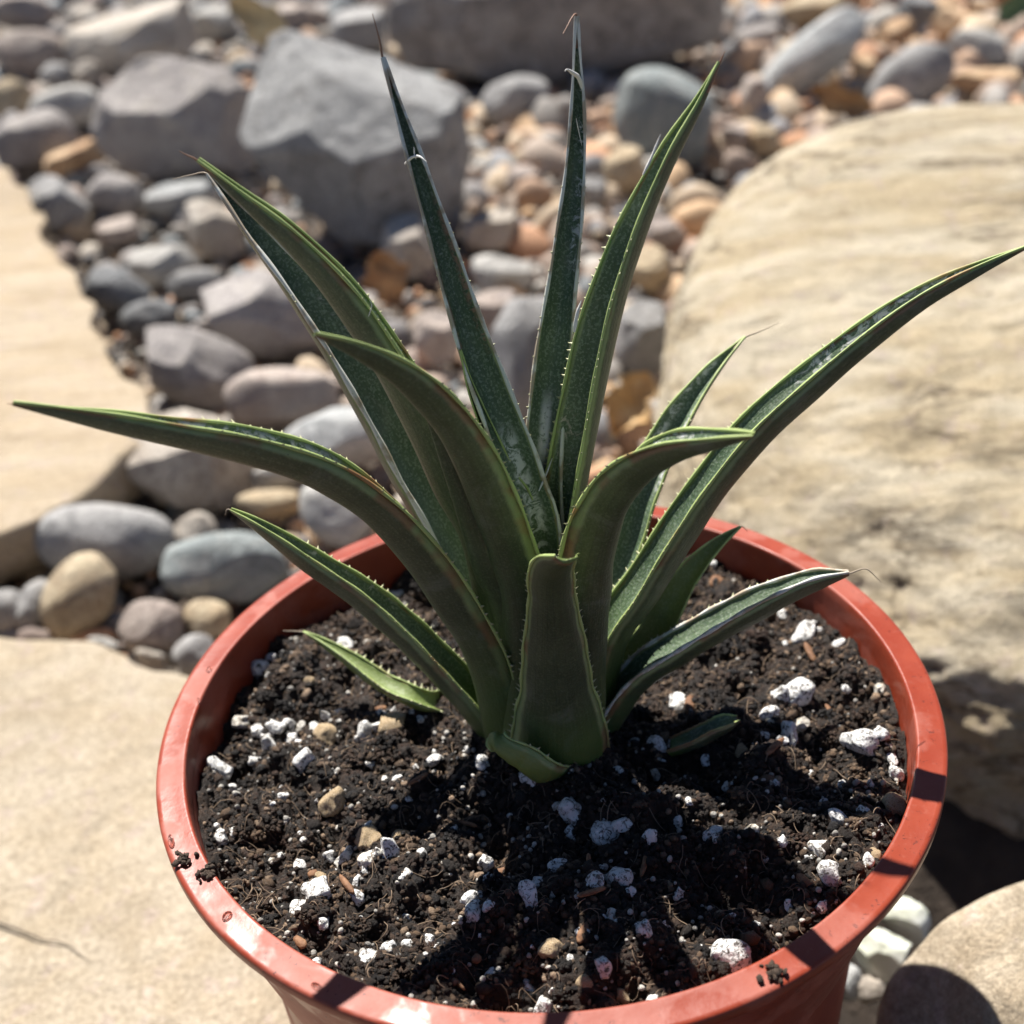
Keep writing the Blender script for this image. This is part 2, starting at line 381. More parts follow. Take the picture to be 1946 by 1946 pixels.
t = NT('quartz'); base = t.mix(t.step(t.noise(.8, 4, .6), .4, .65), (.60, .62, .52), (.72, .73, .68)); t.color(base); t.rough(.22)
t.b.inputs['Subsurface Weight'].default_value = .5; t.b.inputs['Subsurface Radius'].default_value = (.006, .006, .005); t.bump(t.noise(2, 4), .08, .4); M_QTZ = t.m
t = NT('ground_dirt'); base = t.mix(t.step(t.noise(.3, 6, .65), .35, .65), (.03, .022, .016), (.075, .055, .04)); t.color(base); t.rough(.95); t.bump(t.noise(1.2, 6, .7), .4, .8); M_DIRT = t.m
t = NT('gravel'); a = t.new('ShaderNodeAttribute'); a.attribute_name = 'tint'
base = t.mix(.5, a.outputs['Color'], t.ramp(t.noise(2.2, 4, .65), [(.3, (.6, .58, .56)), (.7, (1.3, 1.28, 1.25))]), 'MULTIPLY'); t.color(base); t.rough(.85); t.bump(t.noise(8, 4, .6), .05, .5); M_GRAVEL = t.m

# ------------------------------------------------------------------ ground
Z0 = -2.0                                   # level on which the loose stones lie
far = np.array([60, 100, 180, 400, 1000, 4000.])
gx = np.concatenate([-far[::-1], np.linspace(-40, 40, 61), far]); gy = np.concatenate([-far[::-1], np.linspace(-30, 50, 61), far + 20]); n = len(gx)
X, Y = np.meshgrid(gx, gy); V = np.stack([X.ravel(), Y.ravel(), np.full(X.size, Z0 - .7)], 1)
V[:, 2] += wav(V * [1, 1, 0], 5, .12) * .35
V[:, 2] -= 5.5 * np.exp(-(((V[:, 0] - 10.5) / 5) ** 2 + ((V[:, 1] - 3.5) / 4) ** 2))
i = (np.arange(n - 1)[:, None] * n + np.arange(n - 1)[None]).ravel()
me = mesh_np('ground', V, [np.stack([i, i + 1, i + n + 1, i + n], 1)])
tag(obj('ground', me, M_DIRT), kind='structure')

def blob(seed, sub=2, p=2.0, ang=0.0, lump=.08):
    """a unit stone: superellipsoid, softly cut by planes, with lumps"""
    V, F = ICO[sub]; r = np.random.RandomState(seed)
    U = V / ((np.abs(V) ** p).sum(1) ** (1 / p))[:, None]
    if ang > 0:
        for k in range(int(7 + ang * 10)):
            nrm = r.normal(size=3); nrm /= np.linalg.norm(nrm); d = r.uniform(.62, .95) if ang > .5 else r.uniform(.78, 1.0)
            h = U @ nrm - d; U = U - np.where(h > 0, h, 0)[:, None] * nrm * (.92 if ang > .5 else .75)
    rr = 1 + lump * wav(U, seed + 1, 2.2) + lump * .35 * wav(U, seed + 2, 5.5)
    if ang > 0: rr += .025 * ang * wav(U, seed + 3, 12)
    return U * rr[:, None], F

_rr = np.random.RandomState(77); ROTS = [np.linalg.qr(_rr.normal(size=(3, 3)))[0] for _ in range(160)]
def many(name, count, place, sub, variants, mat, tints, parent=None, seed=1):
    """one mesh of many little blobs; place(i, r) -> (centre, scale xyz, rot matrix)"""
    r = np.random.RandomState(seed); Vs, Fs, Ts, off = [], [], [], 0
    for i in range(count):
        c, s, tint = place(i, r)
        U, F = variants[r.randint(len(variants))]
        A = ROTS[r.randint(len(ROTS))]
        s3 = np.array(s[:3])
        W = (U * s3) @ A + c
        Vs.append(W); Fs.append(F + off); off += len(U); Ts.append(np.tile(np.append(tint, 1.0), (len(U), 1)))
    me = mesh_np(name, np.concatenate(Vs), [np.concatenate(Fs)])
    at = me.attributes.new('tint', 'FLOAT_COLOR', 'POINT'); at.data.foreach_set('color', np.concatenate(Ts).astype(np.float32).ravel())
    return obj(name, me, mat, parent)

GV = [blob(900 + k, 2, 2.3, .4, .10) for k in range(10)]
GREY = [(.27, .25, .24), (.34, .31, .28), (.22, .21, .21), (.40, .36, .31), (.30, .24, .21), (.45, .36, .26), (.24, .26, .27)]
WARM = [(.48, .33, .20), (.44, .30, .21), (.50, .40, .29), (.36, .28, .23), (.48, .27, .16), (.30, .28, .26), (.40, .38, .35), (.27, .27, .28), (.44, .36, .30)]
def place_gravel(i, r):
    for _ in range(40):
        y = 2 + 128 * r.rand() ** 1.2; x = r.uniform(-1, 1) * (14 + y * .52)
        if i >= 5200: x = r.choice([-1, 1]) * (14 + y * .52 + r.uniform(0, 45))
        if (x * x + y * y) > 36 and not (4 < x < 27 and y < 13): break
    s = (.32 + .75 * r.rand() ** 1.6) * (.75 + y / 90) * (1.0 if x > -3 + .04 * y else .72)
    warm = (x > -6 + r.normal() * 4) if y > 22 else r.rand() < .3
    tint = np.array((WARM if warm else GREY)[r.randint(7 if not warm else 9)]) * r.uniform(.8, 1.15)
    return np.array([x, y, Z0 - .55 + r.uniform(-.3, .55) * s]), (s * r.uniform(.9, 1.4), s, s * r.uniform(.5, .9)), tint
g = many('gravel', 7200, place_gravel, 2, GV, M_GRAVEL, None, seed=11)
tag(g, 'loose tan and grey gravel between the larger stones', 'gravel', kind='stuff')
GV1 = [blob(950 + k, 1, 2.3, .4, .18) for k in range(8)]
def place_grit(i, r):
    y = 2 + 95 * r.rand() ** 1.3; x = r.uniform(-1, 1) * (12 + y * .5)
    if 4 < x < 27 and y < 13: x = -x
    s = (.07 + .22 * r.rand() ** 2) * (.8 + y / 60)
    tint = np.array((WARM if r.rand() < .6 else GREY)[r.randint(7)]) * r.uniform(.55, 1.1)
    return np.array([x, y, Z0 - .50 + r.uniform(0, .35)]), (s * r.uniform(.9, 1.5), s, s * r.uniform(.6, 1)), tint
tag(many('grit', 14000, place_grit, 1, GV1, M_GRAVEL, None, seed=12), 'fine brown grit lying under the gravel', 'grit', kind='stuff')

# ------------------------------------------------------------------ slabs and boulders
def slab(name, pts, ztop, thick, mat, seed, label, rough=.10, center=None, band=False):
    P = np.array(pts, float)                 # closed outline in cm (x, y)
    E = np.vstack([P, P[:1]]); d = np.concatenate([[0], np.cumsum(np.linalg.norm(np.diff(E, axis=0), axis=1))])
    n = 220; s = np.linspace(0, d[-1], n, endpoint=False)
    O = np.stack([np.interp(s, d, E[:, k]) for k in range(2)], 1)
    for _ in range(6): O = .5 * O + .25 * (np.roll(O, 1, 0) + np.roll(O, -1, 0))
    ctr = np.array(center) if center is not None else O.mean(0)
    rr = 1 + .012 * np.array([math.sin(k * .31 + seed) + math.sin(k * .83 + seed * 2) for k in range(n)])[:, None]
    O = ctr + (O - ctr) * rr
    O = O + .30 * np.stack([fbm(np.c_[O, 0 * O[:, :1]], .8, seed + 20, 4), fbm(np.c_[O, 0 * O[:, :1]], .8, seed + 30, 4)], 1)
    rings = [(.94, -thick), (.99, -thick * .8), (1.0, -thick * .45), (1.0, -.22), (.998, -.07), (.994, -.012)] + [(q, 0) for q in np.linspace(.982, .02, 60)]
    V = []
    for sc_, z in rings: V.append(np.concatenate([ctr + (O - ctr) * sc_, np.full((n, 1), ztop + z)], 1))
    V = np.concatenate(V)
    side = (V[:, 2] < ztop - .05)
    V[:, 2] += np.where(side, .0, 1) * rough * (wav(V, seed, .5) * 1.2 + fbm(V, 1.0, seed, 4) * .8)
    if band: V[:, 2] += np.where(side, 0, 1) * -.10 * np.clip(np.sin((V[:, 1] * .95 + V[:, 0] * .25) * 1.25 + 1.2 * wav(V, seed + 4, .3)), .55, 1)
    V[:, :2] += (np.where(side, 1, .0) * .14 * fbm(V, 1.3, seed + 9, 4))[:, None]
    m = len(rings); i = np.arange(m - 1)[:, None] * n; j = np.arange(n)[None]; j2 = (j + 1) % n
    Q = np.stack([i + j, i + j2, i + n + j2, i + n + j], -1).reshape(-1, 4)
    me = mesh_np(name, V, [Q])
    o = obj(name, me, mat); tag(o, label, 'flagstone'); return o
def zpts(L, z): return [tuple(at_z(x * PX, y * PX, z)[:2]) for x, y in L]
f1 = zpts([(100, 962), (230, 885), (282, 850), (286, 800), (262, 740), (202, 650), (165, 570), (130, 500), (78, 440), (58, 365), (0, 305)], .6)
f1 = f1 + [(-46, 58), (-48, 30), (-30, 18)] + zpts([(0, 1012)], .6)
slab('flagstone', f1, .6, 2.4, M_FLAG2, 3, 'banded cream flagstone at the left edge behind the pot', .12, band=True)
f2 = zpts([(345, 1292), (300, 1266), (150, 1206), (0, 1200)], 0)
f2 = [(5.2, 4.0), (4.2, 8.0), (-3, 10.4)] + f2 + [(-26, 16), (-30, -6), (-20, -16), (-4, -14), (4.5, -8), (5.6, -2)]
slab('flagstone', f2, 0, 2.4, M_FLAG, 8, 'large cream flagstone carrying the red pot at lower left', .06, center=(-8, 1))

t = NT('crack_line'); t.color((.10, .08, .06)); t.rough(.95); M_CRACK = t.m  # flat dark brown for the tube drawn as a crack
flag2 = [o for o in col.objects if o.name.startswith('flagstone')][-1]
P = spline(np.array([at_z(x * PX, y * PX, .02) for x, y in [(-60, 1722), (0, 1742), (40, 1756), (78, 1772), (120, 1780), (170, 1815)]]), 40)
V, Q = tube(P * [1, 1, 0] + [0, 0, .0] + np.array([[0, 0, .02 + .012 * math.sin(k)] for k in range(40)]), .024 * np.interp(np.linspace(0, 1, 40), [0, .5, .75, 1], [1.5, 1.1, .6, .15]), 6)
obj('crack', mesh_np('crack', V, [Q]), M_CRACK, flag2)

def boulder(name, ctr, ax, yaw, p, seed, mat, label, sub=6, lump=.05, fine=.012, cat='boulder', ang=.15, tilt=(0, 0)):
    U, F = blob(seed, sub, p, ang, lump)
    ca, sa = math.cos(yaw), math.sin(yaw)
    V = U * np.array(ax)
    V = V + (U / np.linalg.norm(U, axis=1)[:, None]) * (fbm(V * [1, 1, 1.6], .45, seed, 5, .55) * fine * max(ax))[:, None]
    V = V @ np.array(Matrix.Rotation(tilt[0], 3, 'X') @ Matrix.Rotation(tilt[1], 3, 'Y')).T
    V = V @ np.array([[ca, sa, 0], [-sa, ca, 0], [0, 0, 1]])
    o = obj(name, mesh_np(name, V, [F]), mat, loc=ctr); tag(o, label, cat); return o
V, F = ICO[7]
h_ = (np.abs(V[:, 0]) ** 2.3 + np.abs(V[:, 1]) ** 2.3) ** (1 / 2.3)
U = V / ((h_ ** 4 + np.abs(V[:, 2]) ** 4) ** .25)[:, None]
W = U * np.array([11.5, 14.5, 4.15]); W[:, 2] = np.where(W[:, 2] < 0, W[:, 2] * 1.9, W[:, 2]); W[:, 1] += np.where((W[:, 2] < 1) & (W[:, 1] < 0), (W[:, 2] - 1) * .42 * np.clip(-W[:, 1] / 8, 0, 1), 0); nr_ = V / np.linalg.norm(V, axis=1)[:, None]
lay = fbm(W * [.10, .16, 1.5], 1.0, 31, 5, .6); rdg = 1 - np.abs(fbm(W * [.8, .5, 1.2], .55, 33, 5, .6)) * 2.2
pit = np.clip(fbm(W, 1.1, 37, 4, .6) - .12, 0, 1)
low = np.clip(.35 - U[:, 1] * .9, 0, 1)                         # craggier towards the near end
disp = .30 * wav(W / 10, 35, 2.5) + (.22 + .40 * low) * lay + (.05 + .34 * low) * rdg - (.08 + .12 * low) * pit + (.06 + .08 * low) * fbm(W, 2.6, 41, 3)
W = W + nr_ * disp[:, None]
W = W @ np.array([[1, 0, 0], [0, math.cos(.25), math.sin(.25)], [0, -math.sin(.25), math.cos(.25)]])
W = W @ np.array([[math.cos(-.16), math.sin(-.16), 0], [-math.sin(-.16), math.cos(-.16), 0], [0, 0, 1]])
tag(obj('boulder', mesh_np('boulder', W, [F]), M_BOULDER, loc=(16.36, 22.52, .84)), 'huge cream sandstone boulder right behind the pot', 'boulder')

def stone(px, py, aw, ah, rot, mat, label, seed, p=2.2, ang=0.0, depth=.8, z0=None, lump=.10, sub=5, name='pebble', cat='stone', sink=.8, kx=1.0, cuts=(), sag=1.0):
    """rounded stone lying on the gravel, sized from its outline in the photograph"""
    z0 = Z0 if z0 is None else z0; px *= kx; py *= kx
    cr, sr = math.cos(rad(rot)), math.sin(rad(rot))
    z = z0 + 1
    for _ in range(5):
        P = at_z(px, py, z); d = (P - C) @ FW; k = d / FOC
        r = ray(px, py); r = r / np.linalg.norm(r)
        e1 = RT * cr + UP * sr; e1 = e1 - (e1 @ r) * r; e1 /= np.linalg.norm(e1); e2 = np.cross(r, e1)
        s = np.array([aw * k, ah * k, depth * .5 * (aw + ah) * k])
        ez = math.sqrt((e1[2] * s[0]) ** 2 + (e2[2] * s[1]) ** 2 + (r[2] * s[2]) ** 2); z = z0 + sink * ez
    U, F = blob(seed, sub, p, ang, lump)
    U = U / np.abs(U[:, :2]).max(0).mean()
    V = (U * s) @ np.stack([e1, e2, r])
    V = V + (U / np.linalg.norm(U, axis=1)[:, None]) * (fbm(V, 1.6 / max(s.max(), .6), seed, 4) * .06 * s.mean())[:, None]
    V[:, 2] = np.where(V[:, 2] < 0, V[:, 2] * sag, V[:, 2])
    for nx, ny, nz, dd in cuts:
        nn = np.array([nx, ny, nz]); nn = nn / np.linalg.norm(nn); ext = (V @ nn).max(); h = V @ nn - dd * ext + .035 * ext * wav(V / ext, seed + 5, 3.5) + .03 * ext * fbm(V / ext, 3.0, seed + 6, 3)
        V = V - np.where(h > 0, h, 0)[:, None] * nn * .96
    V = V + (U / np.linalg.norm(U, axis=1)[:, None]) * (fbm(V, 4.5 / max(s.max(), .6), seed + 3, 3) * .014 * s.mean() * (1 + 2.5 * (ang > .25)))[:, None]
    o = obj(name, mesh_np(name, V, [F]), mat, loc=P); tag(o, label, cat); return o

S = SM
B = 'boulder'
big = [
    (688, 282, 262, 222, -6, S['rock'], 'angular mottled grey boulder with a shaded right side, behind the tall leaves', 101, 3.2, .75, .75, B),
    (362, 228, 165, 132, -8, S['mauve'], 'mauve-grey boulder left of the angular mottled grey one', 102, 2.6, .45, .7, B),
    (1052, 8, 345, 150, 4, S['dark'], 'largest dark grey boulder at the top edge with a dark shaded face', 103, 3.4, .5, .8, B),
    (262, 72, 140, 66, 12, S['beige'], 'pale beige boulder at the top left with a sunlit crown', 104, 2.5, .3, .8, B),
    (60, 102, 76, 50, 5, S['pink'], 'pinkish stone touching the left edge near the top', 105, 2.4, .2, .8, None),
    (40, 25, 62, 36, 0, S['pink'], 'pinkish stone in the top left corner', 106, 2.4, .2, .8, None),
    (405, 42, 42, 34, 20, S['pale'], 'small pale stone left of the yellow dry leaf', 107, 2.4, .3, .8, None),
    (572, 32, 52, 28, -18, S['pink'], 'pink-grey stone right of the yellow dry leaf', 108, 2.4, .3, .8, None),
    (682, 62, 58, 56, 20, S['grey'], 'grey stone standing behind the angular mottled grey boulder', 109, 2.5, .4, .8, None),
    (62, 272, 82, 56, 18, S['mauve'], 'mauve pebble at the left edge above the banded flagstone', 110, 2.2, .1, .8, None),
    (125, 205, 74, 44, 8, S['pale'], 'pale round stone left of the mauve-grey boulder', 111, 2.2, .1, .8, None),
    (22, 188, 42, 36, 20, S['tan'], 'tan stone cut by the left edge', 112, 2.3, .2, .8, None),
    (145, 306, 66, 38, 22, S['orange'], 'orange-pink stone just above the tip of the banded flagstone', 113, 2.3, .3, .8, None),
    (108, 146, 32, 26, 0, S['grey'], 'tiny dark grey stone under the pinkish left-edge stone', 114, 2.2, .2, .8, None),
    (168, 144, 28, 26, 0, S['beige'], 'tiny beige stone under the pale beige boulder', 115, 2.2, .2, .8, None),
    (220, 376, 58, 46, 5, S['mauve'], 'round mauve pebble under the mauve-grey boulder', 116, 2.2, .1, .8, None),
    (345, 378, 78, 30, 6, S['bluewhite'], 'flat pale slab-like stone pointed at by the leaf spine', 117, 2.7, .4, .8, None),
    (104, 395, 62, 52, -30, S['grey'], 'grey stone beside the upper corner of the banded flagstone', 118, 2.4, .3, .8, None),
    (405, 436, 66, 54, -20, S['beige'], 'beige-grey stone below the flat pale slab-like stone', 119, 2.5, .4, .8, None),
    (230, 440, 48, 30, 12, S['pink'], 'small pink stone under the round mauve pebble', 120, 2.3, .3, .8, None),
    (302, 503, 72, 42, 14, S['pale'], 'pale whitish pebble with an angular outline right of the banded flagstone', 121, 2.6, .35, .8, None),
    (215, 552, 66, 48, -18, S['slate'], 'dark slate pebble against the banded flagstone edge', 122, 2.3, .2, .8, None),
    (370, 540, 54, 31, 5, S['grey'], 'blue-grey pebble right below the pale whitish pebble', 123, 2.2, .1, .8, None),
    (287, 604, 58, 35, 8, S['slate'], 'smaller slate pebble right of the dark slate pebble', 124, 2.3, .15, .8, None),
    (492, 600, 150, 84, -8, S['mauve'], 'large mauve stone half hidden by the two upper left leaves', 125, 2.5, .35, .7, None),
    (362, 698, 120, 76, -14, S['mauve'], 'flat-topped mauve stone touching the banded flagstone', 126, 2.7, .4, .7, None),
    (548, 756, 120, 64, 6, S['pink'], 'smooth pink-beige oval stone in the middle left', 127, 2.5, .1, .8, None),
    (640, 835, 112, 66, 14, S['bluewhite'], 'smooth grey oval stone below the pink-beige oval one', 128, 2.3, .05, .8, None),
    (352, 882, 134, 102, -12, S['mottled'], 'mottled beige and brown stone below the long left leaf', 129, 2.5, .3, .8, None),
    (776, 468, 54, 64, 10, S['beige'], 'beige stone left of the tall scarred leaf', 130, 2.4, .3, .8, None),
    (830, 645, 50, 58, 0, S['pink'], 'pinkish stone seen between the left leaves', 131, 2.4, .3, .8, None),
    (196, 1024, 136, 76, -4, S['grey'], 'big smooth grey oval pebble under the flagstone edge', 132, 2.3, 0, .8, None),
    (152, 1134, 66, 86, -28, S['tan'], 'egg-shaped tan pebble in front of the big grey oval', 133, 2.1, 0, .85, None),
    (432, 1080, 122, 68, 2, S['blue'], 'blue-green grey pebble beside the pot rim', 134, 2.7, .15, .8, None),
    (292, 1190, 64, 58, -8, S['pink'], 'pinkish round pebble between the egg-shaped one and the pot', 135, 2.5, .05, .8, None),
    (394, 1178, 44, 44, 0, S['tan'], 'small tan pebble under the blue-green grey pebble', 136, 2.4, .05, .8, None),
    (372, 1244, 46, 36, 25, S['grey'], 'small grey pebble wedged between flagstone and pot', 137, 2.3, .1, .8, None),
    (640, 978, 80, 72, -20, S['pale'], 'whitish round pebble right behind the pot rim', 138, 2.3, .05, .8, None),
    (512, 956, 68, 27, 4, S['tan'], 'yellow-tan flat pebble above the low left leaf tip', 139, 2.5, .2, .8, None),
    (532, 902, 58, 30, 10, S['pale'], 'pale pebble under the long left leaf', 140, 2.3, .1, .8, None),
    (368, 1012, 44, 38, 30, S['beige'], 'beige pebble squeezed between the grey oval and blue-green pebbles', 141, 2.3, .1, .8, None),
    (14, 1068, 30, 34, 0, S['brown'], 'small brown stone in the shade at the left edge', 142, 2.3, .2, .8, None),
    (8, 1160, 46, 44, 0, S['grey'], 'grey pebble at the left edge beside the egg-shaped one', 143, 2.2, .05, .8, None),
    (66, 1150, 36, 52, -25, S['grey'], 'tilted grey pebble left of the egg-shaped one', 144, 2.3, .1, .8, None),
    (196, 1226, 32, 16, -15, S['pale'], 'tiny pale chip at the near flagstone edge under the egg-shaped pebble', 145, 2.3, .2, .8, None),
    (290, 1250, 36, 16, -18, S['beige'], 'tiny beige chip at the near flagstone edge under the pinkish pebble', 146, 2.3, .2, .8, None),
    (978, 188, 70, 46, 15, S['grey'], 'grey arched stone under the largest top boulder', 147, 2.3, .2, .8, None),
    (1268, 222, 112, 92, -25, S['blue'], 'blue-grey boulder behind the tall right leaf', 148, 2.5, .25, .8, None),
    (1050, 214, 24, 22, 0, S['orange'], 'small orange stone left of the tallest leaf', 149, 2.3, .3, .8, None),
    (1182, 250, 24, 30, 0, S['orange'], 'small orange stone left of the blue-grey boulder', 150, 2.3, .3, .8, None),
    (1188, 325, 42, 48, 10, S['tan'], 'tan stone below the blue-grey boulder', 151, 2.4, .4, .8, None),
    (1128, 362, 32, 27, 0, S['grey'], 'small grey stone right of the tallest leaf', 152, 2.3, .3, .8, None),
    (992, 338, 36, 30, 0, S['pink'], 'small pink-grey stone left of the tallest leaf', 153, 2.4, .4, .8, None),
    (935, 440, 60, 40, 10, S['beige'], 'beige gravel stone right of the tall scarred leaf', 154, 2.5, .5, .8, None),
    (956, 524, 68, 38, -6, S['pale'], 'pale flat stone with a dark underside between the two tallest leaves', 155, 2.7, .4, .8, None),
    (990, 690, 66, 138, -4, S['grey'], 'tall smooth light grey stone between the two tallest leaves', 156, 2.4, .1, .6, None),
    (1222, 640, 60, 74, -10, S['grey'], 'violet-grey stone right of the leaning right leaf', 157, 2.5, .3, .8, None),
    (946, 592, 56, 44, 0, S['pink'], 'pink-beige stone under the pale flat stone', 158, 2.4, .3, .8, None),
    (1236, 515, 42, 48, 20, S['tan'], 'tan stone left of the sandstone boulder', 159, 2.5, .4, .8, None),
    (1262, 442, 48, 28, -10, S['pink'], 'pinkish stone above the tan one beside the sandstone boulder', 160, 2.5, .4, .8, None),
    (1547, 105, 122, 52, 40, S['bluewhite'], 'elongated tilted blue-grey pebble above the sandstone boulder', 161, 2.6, .05, .8, None),
    (1728, 150, 88, 58, 32, S['grey'], 'rounded grey pebble on top of the sandstone boulder edge', 162, 2.3, .05, .8, None),
    (1440, 80, 52, 34, 10, S['mauve'], 'dark mauve stone in the shade of the largest boulder', 163, 2.4, .3, .8, None),
    (1860, 92, 54, 38, -12, S['pale'], 'pale greenish-white pebble near the top right corner', 164, 2.3, .1, .8, None),
    (1430, 186, 27, 44, 0, S['pink'], 'upright pinkish stone left of the elongated tilted pebble', 165, 2.4, .3, .8, None),
    (1742, 26, 40, 44, 15, S['slate'], 'dark slate stone at the top edge on the right', 166, 2.5, .4, .8, None),
    (1700, 68, 40, 30, 35, S['orange'], 'orange-tan stone between the tilted and the rounded grey pebble', 167, 2.4, .3, .8, None),
    (1640, 134, 30, 34, 0, S['orange'], 'smaller orange-tan stone under the tilted pebble', 168, 2.4, .3, .8, None),
    (1802, 46, 44, 32, 40, S['orange'], 'orange stone right of the dark slate stone', 169, 2.4, .3, .8, None),
    (1876, 152, 66, 24, 4, S['orange'], 'flat salmon stone under the pale greenish-white pebble', 170, 2.5, .3, .8, None),
    (1868, 20, 34, 22, 0, S['orange'], 'salmon stone at the top edge near the right corner', 171, 2.4, .3, .8, None),
    (1540, 16, 70, 28, 20, S['tan'], 'tan stone at the top edge above the tilted pebble', 172, 2.5, .3, .8, None),
    (1400, 262, 28, 30, 20, S['pink'], 'pale pink stone right of the tall right leaf', 173, 2.4, .3, .8, None),
    (1452, 264, 28, 32, 0, S['tan'], 'tan stone at the upper left shoulder of the sandstone boulder', 174, 2.4, .3, .8, None),
]
CUTS = {101: [(.10, -.62, .80, .56), (.95, -.30, .05, .72), (-.45, -.85, -.25, .70), (.35, -.9, -.1, .70), (-.9, .1, .3, .84), (-.5, -.45, .8, .66), (.3, -.1, .95, .62)],
        102: [(-.1, -.5, .85, .6), (.85, -.5, .0, .7), (-.2, -.95, -.2, .68)],
        103: [(0, -.25, .97, .45), (.05, -1, -.12, .55), (.9, -.4, .1, .85)]}
def AUTO(sd):
    q = np.random.RandomState(sd); a = q.uniform(-.6, .6)
    return [(q.uniform(-.3, .3), q.uniform(-.5, .0), 1, q.uniform(.6, .8)), (math.sin(a), -math.cos(a), q.uniform(-.2, .2), q.uniform(.62, .82)), (q.choice([-1, 1]), q.uniform(-.6, .2), q.uniform(-.1, .4), q.uniform(.65, .85))]
for k, (x, y, aw, ah, rot, m, lab, sd, p, an, dep, nm) in enumerate(big):
    stone(x, y, aw, ah, rot, m, lab, sd, p, an, dep, name=nm or ('stone' if an > .25 else 'pebble'), cat=nm or 'stone', sub=6 if aw > 130 else 5, cuts=CUTS.get(sd, AUTO(sd) if an > .25 else ()))

# near the pot, lower right
stone(1985, 1960, 345, 290, 24, M_BR, 'brownish rounded stone in the lower right corner bearing the rim shadow', 201, p=2.3, ang=.1, depth=.62, z0=.1, sub=6, name='stone', sink=.9, sag=2.6)
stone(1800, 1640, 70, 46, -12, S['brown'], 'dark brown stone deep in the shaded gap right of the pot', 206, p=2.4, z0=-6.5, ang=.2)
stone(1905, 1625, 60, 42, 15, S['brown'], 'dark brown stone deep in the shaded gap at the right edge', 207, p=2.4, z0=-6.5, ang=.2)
stone(1722, 1742, 48, 34, -22, M_QTZ, 'translucent white quartz pebble peeping from behind the pot at lower right', 202, p=2.8, ang=.5, z0=-1.6, name='quartz_pebble', sag=1.8)
stone(1678, 1812, 58, 52, -38, M_QTZ, 'larger milky quartz chunk below the quartz pebble at lower right', 203, p=2.8, ang=.6, z0=-1.6, name='quartz_pebble')
stone(1608, 1868, 32, 34, 10, S['bluewhite'], 'pale grey pebble between pot wall and quartz', 204, p=2.3, z0=-1.8, ang=.1)
stone(1655, 1880, 34, 26, 10, S['beige'], 'small beige pebble below the milky quartz chunk', 205, p=2.3, z0=-1.8, ang=.2)

def dry_leaf(px, py, lx, wd, rot, mat, label, zc, curl=.3, seed=0):
    P = at_z(px, py, zc); k = ((P - C) @ FW) / FOC; L, W = lx * k, wd * k
    r = ray(px, py); r /= np.linalg.norm(r)
    e1 = RT * math.cos(rad(rot)) + UP * math.sin(rad(rot)); e1 -= (e1 @ r) * r; e1 /= np.linalg.norm(e1); e2 = np.cross(r, e1); nrm = -r
    nrm = nrm * .8 + np.array([0, 0, .6]); nrm /= np.linalg.norm(nrm)
    nu, nv = 24, 9; V = []
    for sgn in (1, -1):
        for i in range(nu):
            s = i / (nu - 1) * 2 - 1; w = W * (1 - abs(s) ** 2.2) ** .8 * (1 + .16 * math.sin(7 * s + seed) + .10 * math.sin(17 * s + 2 * seed))
            for j in range(nv):
                u = j / (nv - 1) * 2 - 1
                V.append(e1 * L * s + e2 * w * u + nrm * (curl * W * (u * u) + curl * L * .35 * math.sin(s * 2.4 + seed) + .1 * W * math.sin(5 * s + 3 * u + seed) + sgn * .03))
    a = (np.arange(nu - 1)[:, None] * nv + np.arange(nv - 1)[None]).ravel(); Q = np.stack([a, a + 1, a + nv + 1, a + nv], 1)
    Q2 = Q[:, ::-1] + nu * nv; V = np.array(V)
    rim = [i * nv for i in range(nu)] + [(nu - 1) * nv + j for j in range(1, nv)] + [i * nv + nv - 1 for i in range(nu - 2, -1, -1)] + [j for j in range(nv - 2, 0, -1)]
    rim = np.array(rim); Q3 = np.stack([rim, np.roll(rim, -1), np.roll(rim, -1) + nu * nv, rim + nu * nv], 1)
    o = obj('dry_leaf', mesh_np('dry_leaf', V, [np.concatenate([Q, Q2, Q3])]), mat, loc=P); tag(o, label, 'leaf'); return o
dry_leaf(500, 52, 82, 34, -42, M_DLEAF, 'yellow dry leaf lying among the stones at the top left', 6.0, .25, 1)
dry_leaf(735, 535, 52, 40, -70, M_DLEAFB, 'brown dry leaf beside the beige stone behind the left leaves', .8, .35, 2)
dry_leaf(1198, 772, 70, 44, 62, M_DLEAFO, 'orange dry leaf standing behind the pot between leaf and sandstone boulder', 1.0, .4, 3)
dry_leaf(1600, 196, 60, 26, -14, M_DLEAFB, 'curled brown dry leaf on the upper edge of the sandstone boulder', 7.2, .5, 4)

t = NT('green_leaf'); t.color(t.mix(t.noise(.8, 3), (.05, .10, .04), (.09, .16, .07))); t.rough(.5); M_GREEN = t.m
gl = dry_leaf(1938, 12, 46, 24, 30, M_GREEN, 'dark green leaf just showing in the top right corner', .5, .3, 6); gl.name = 'green_leaf'

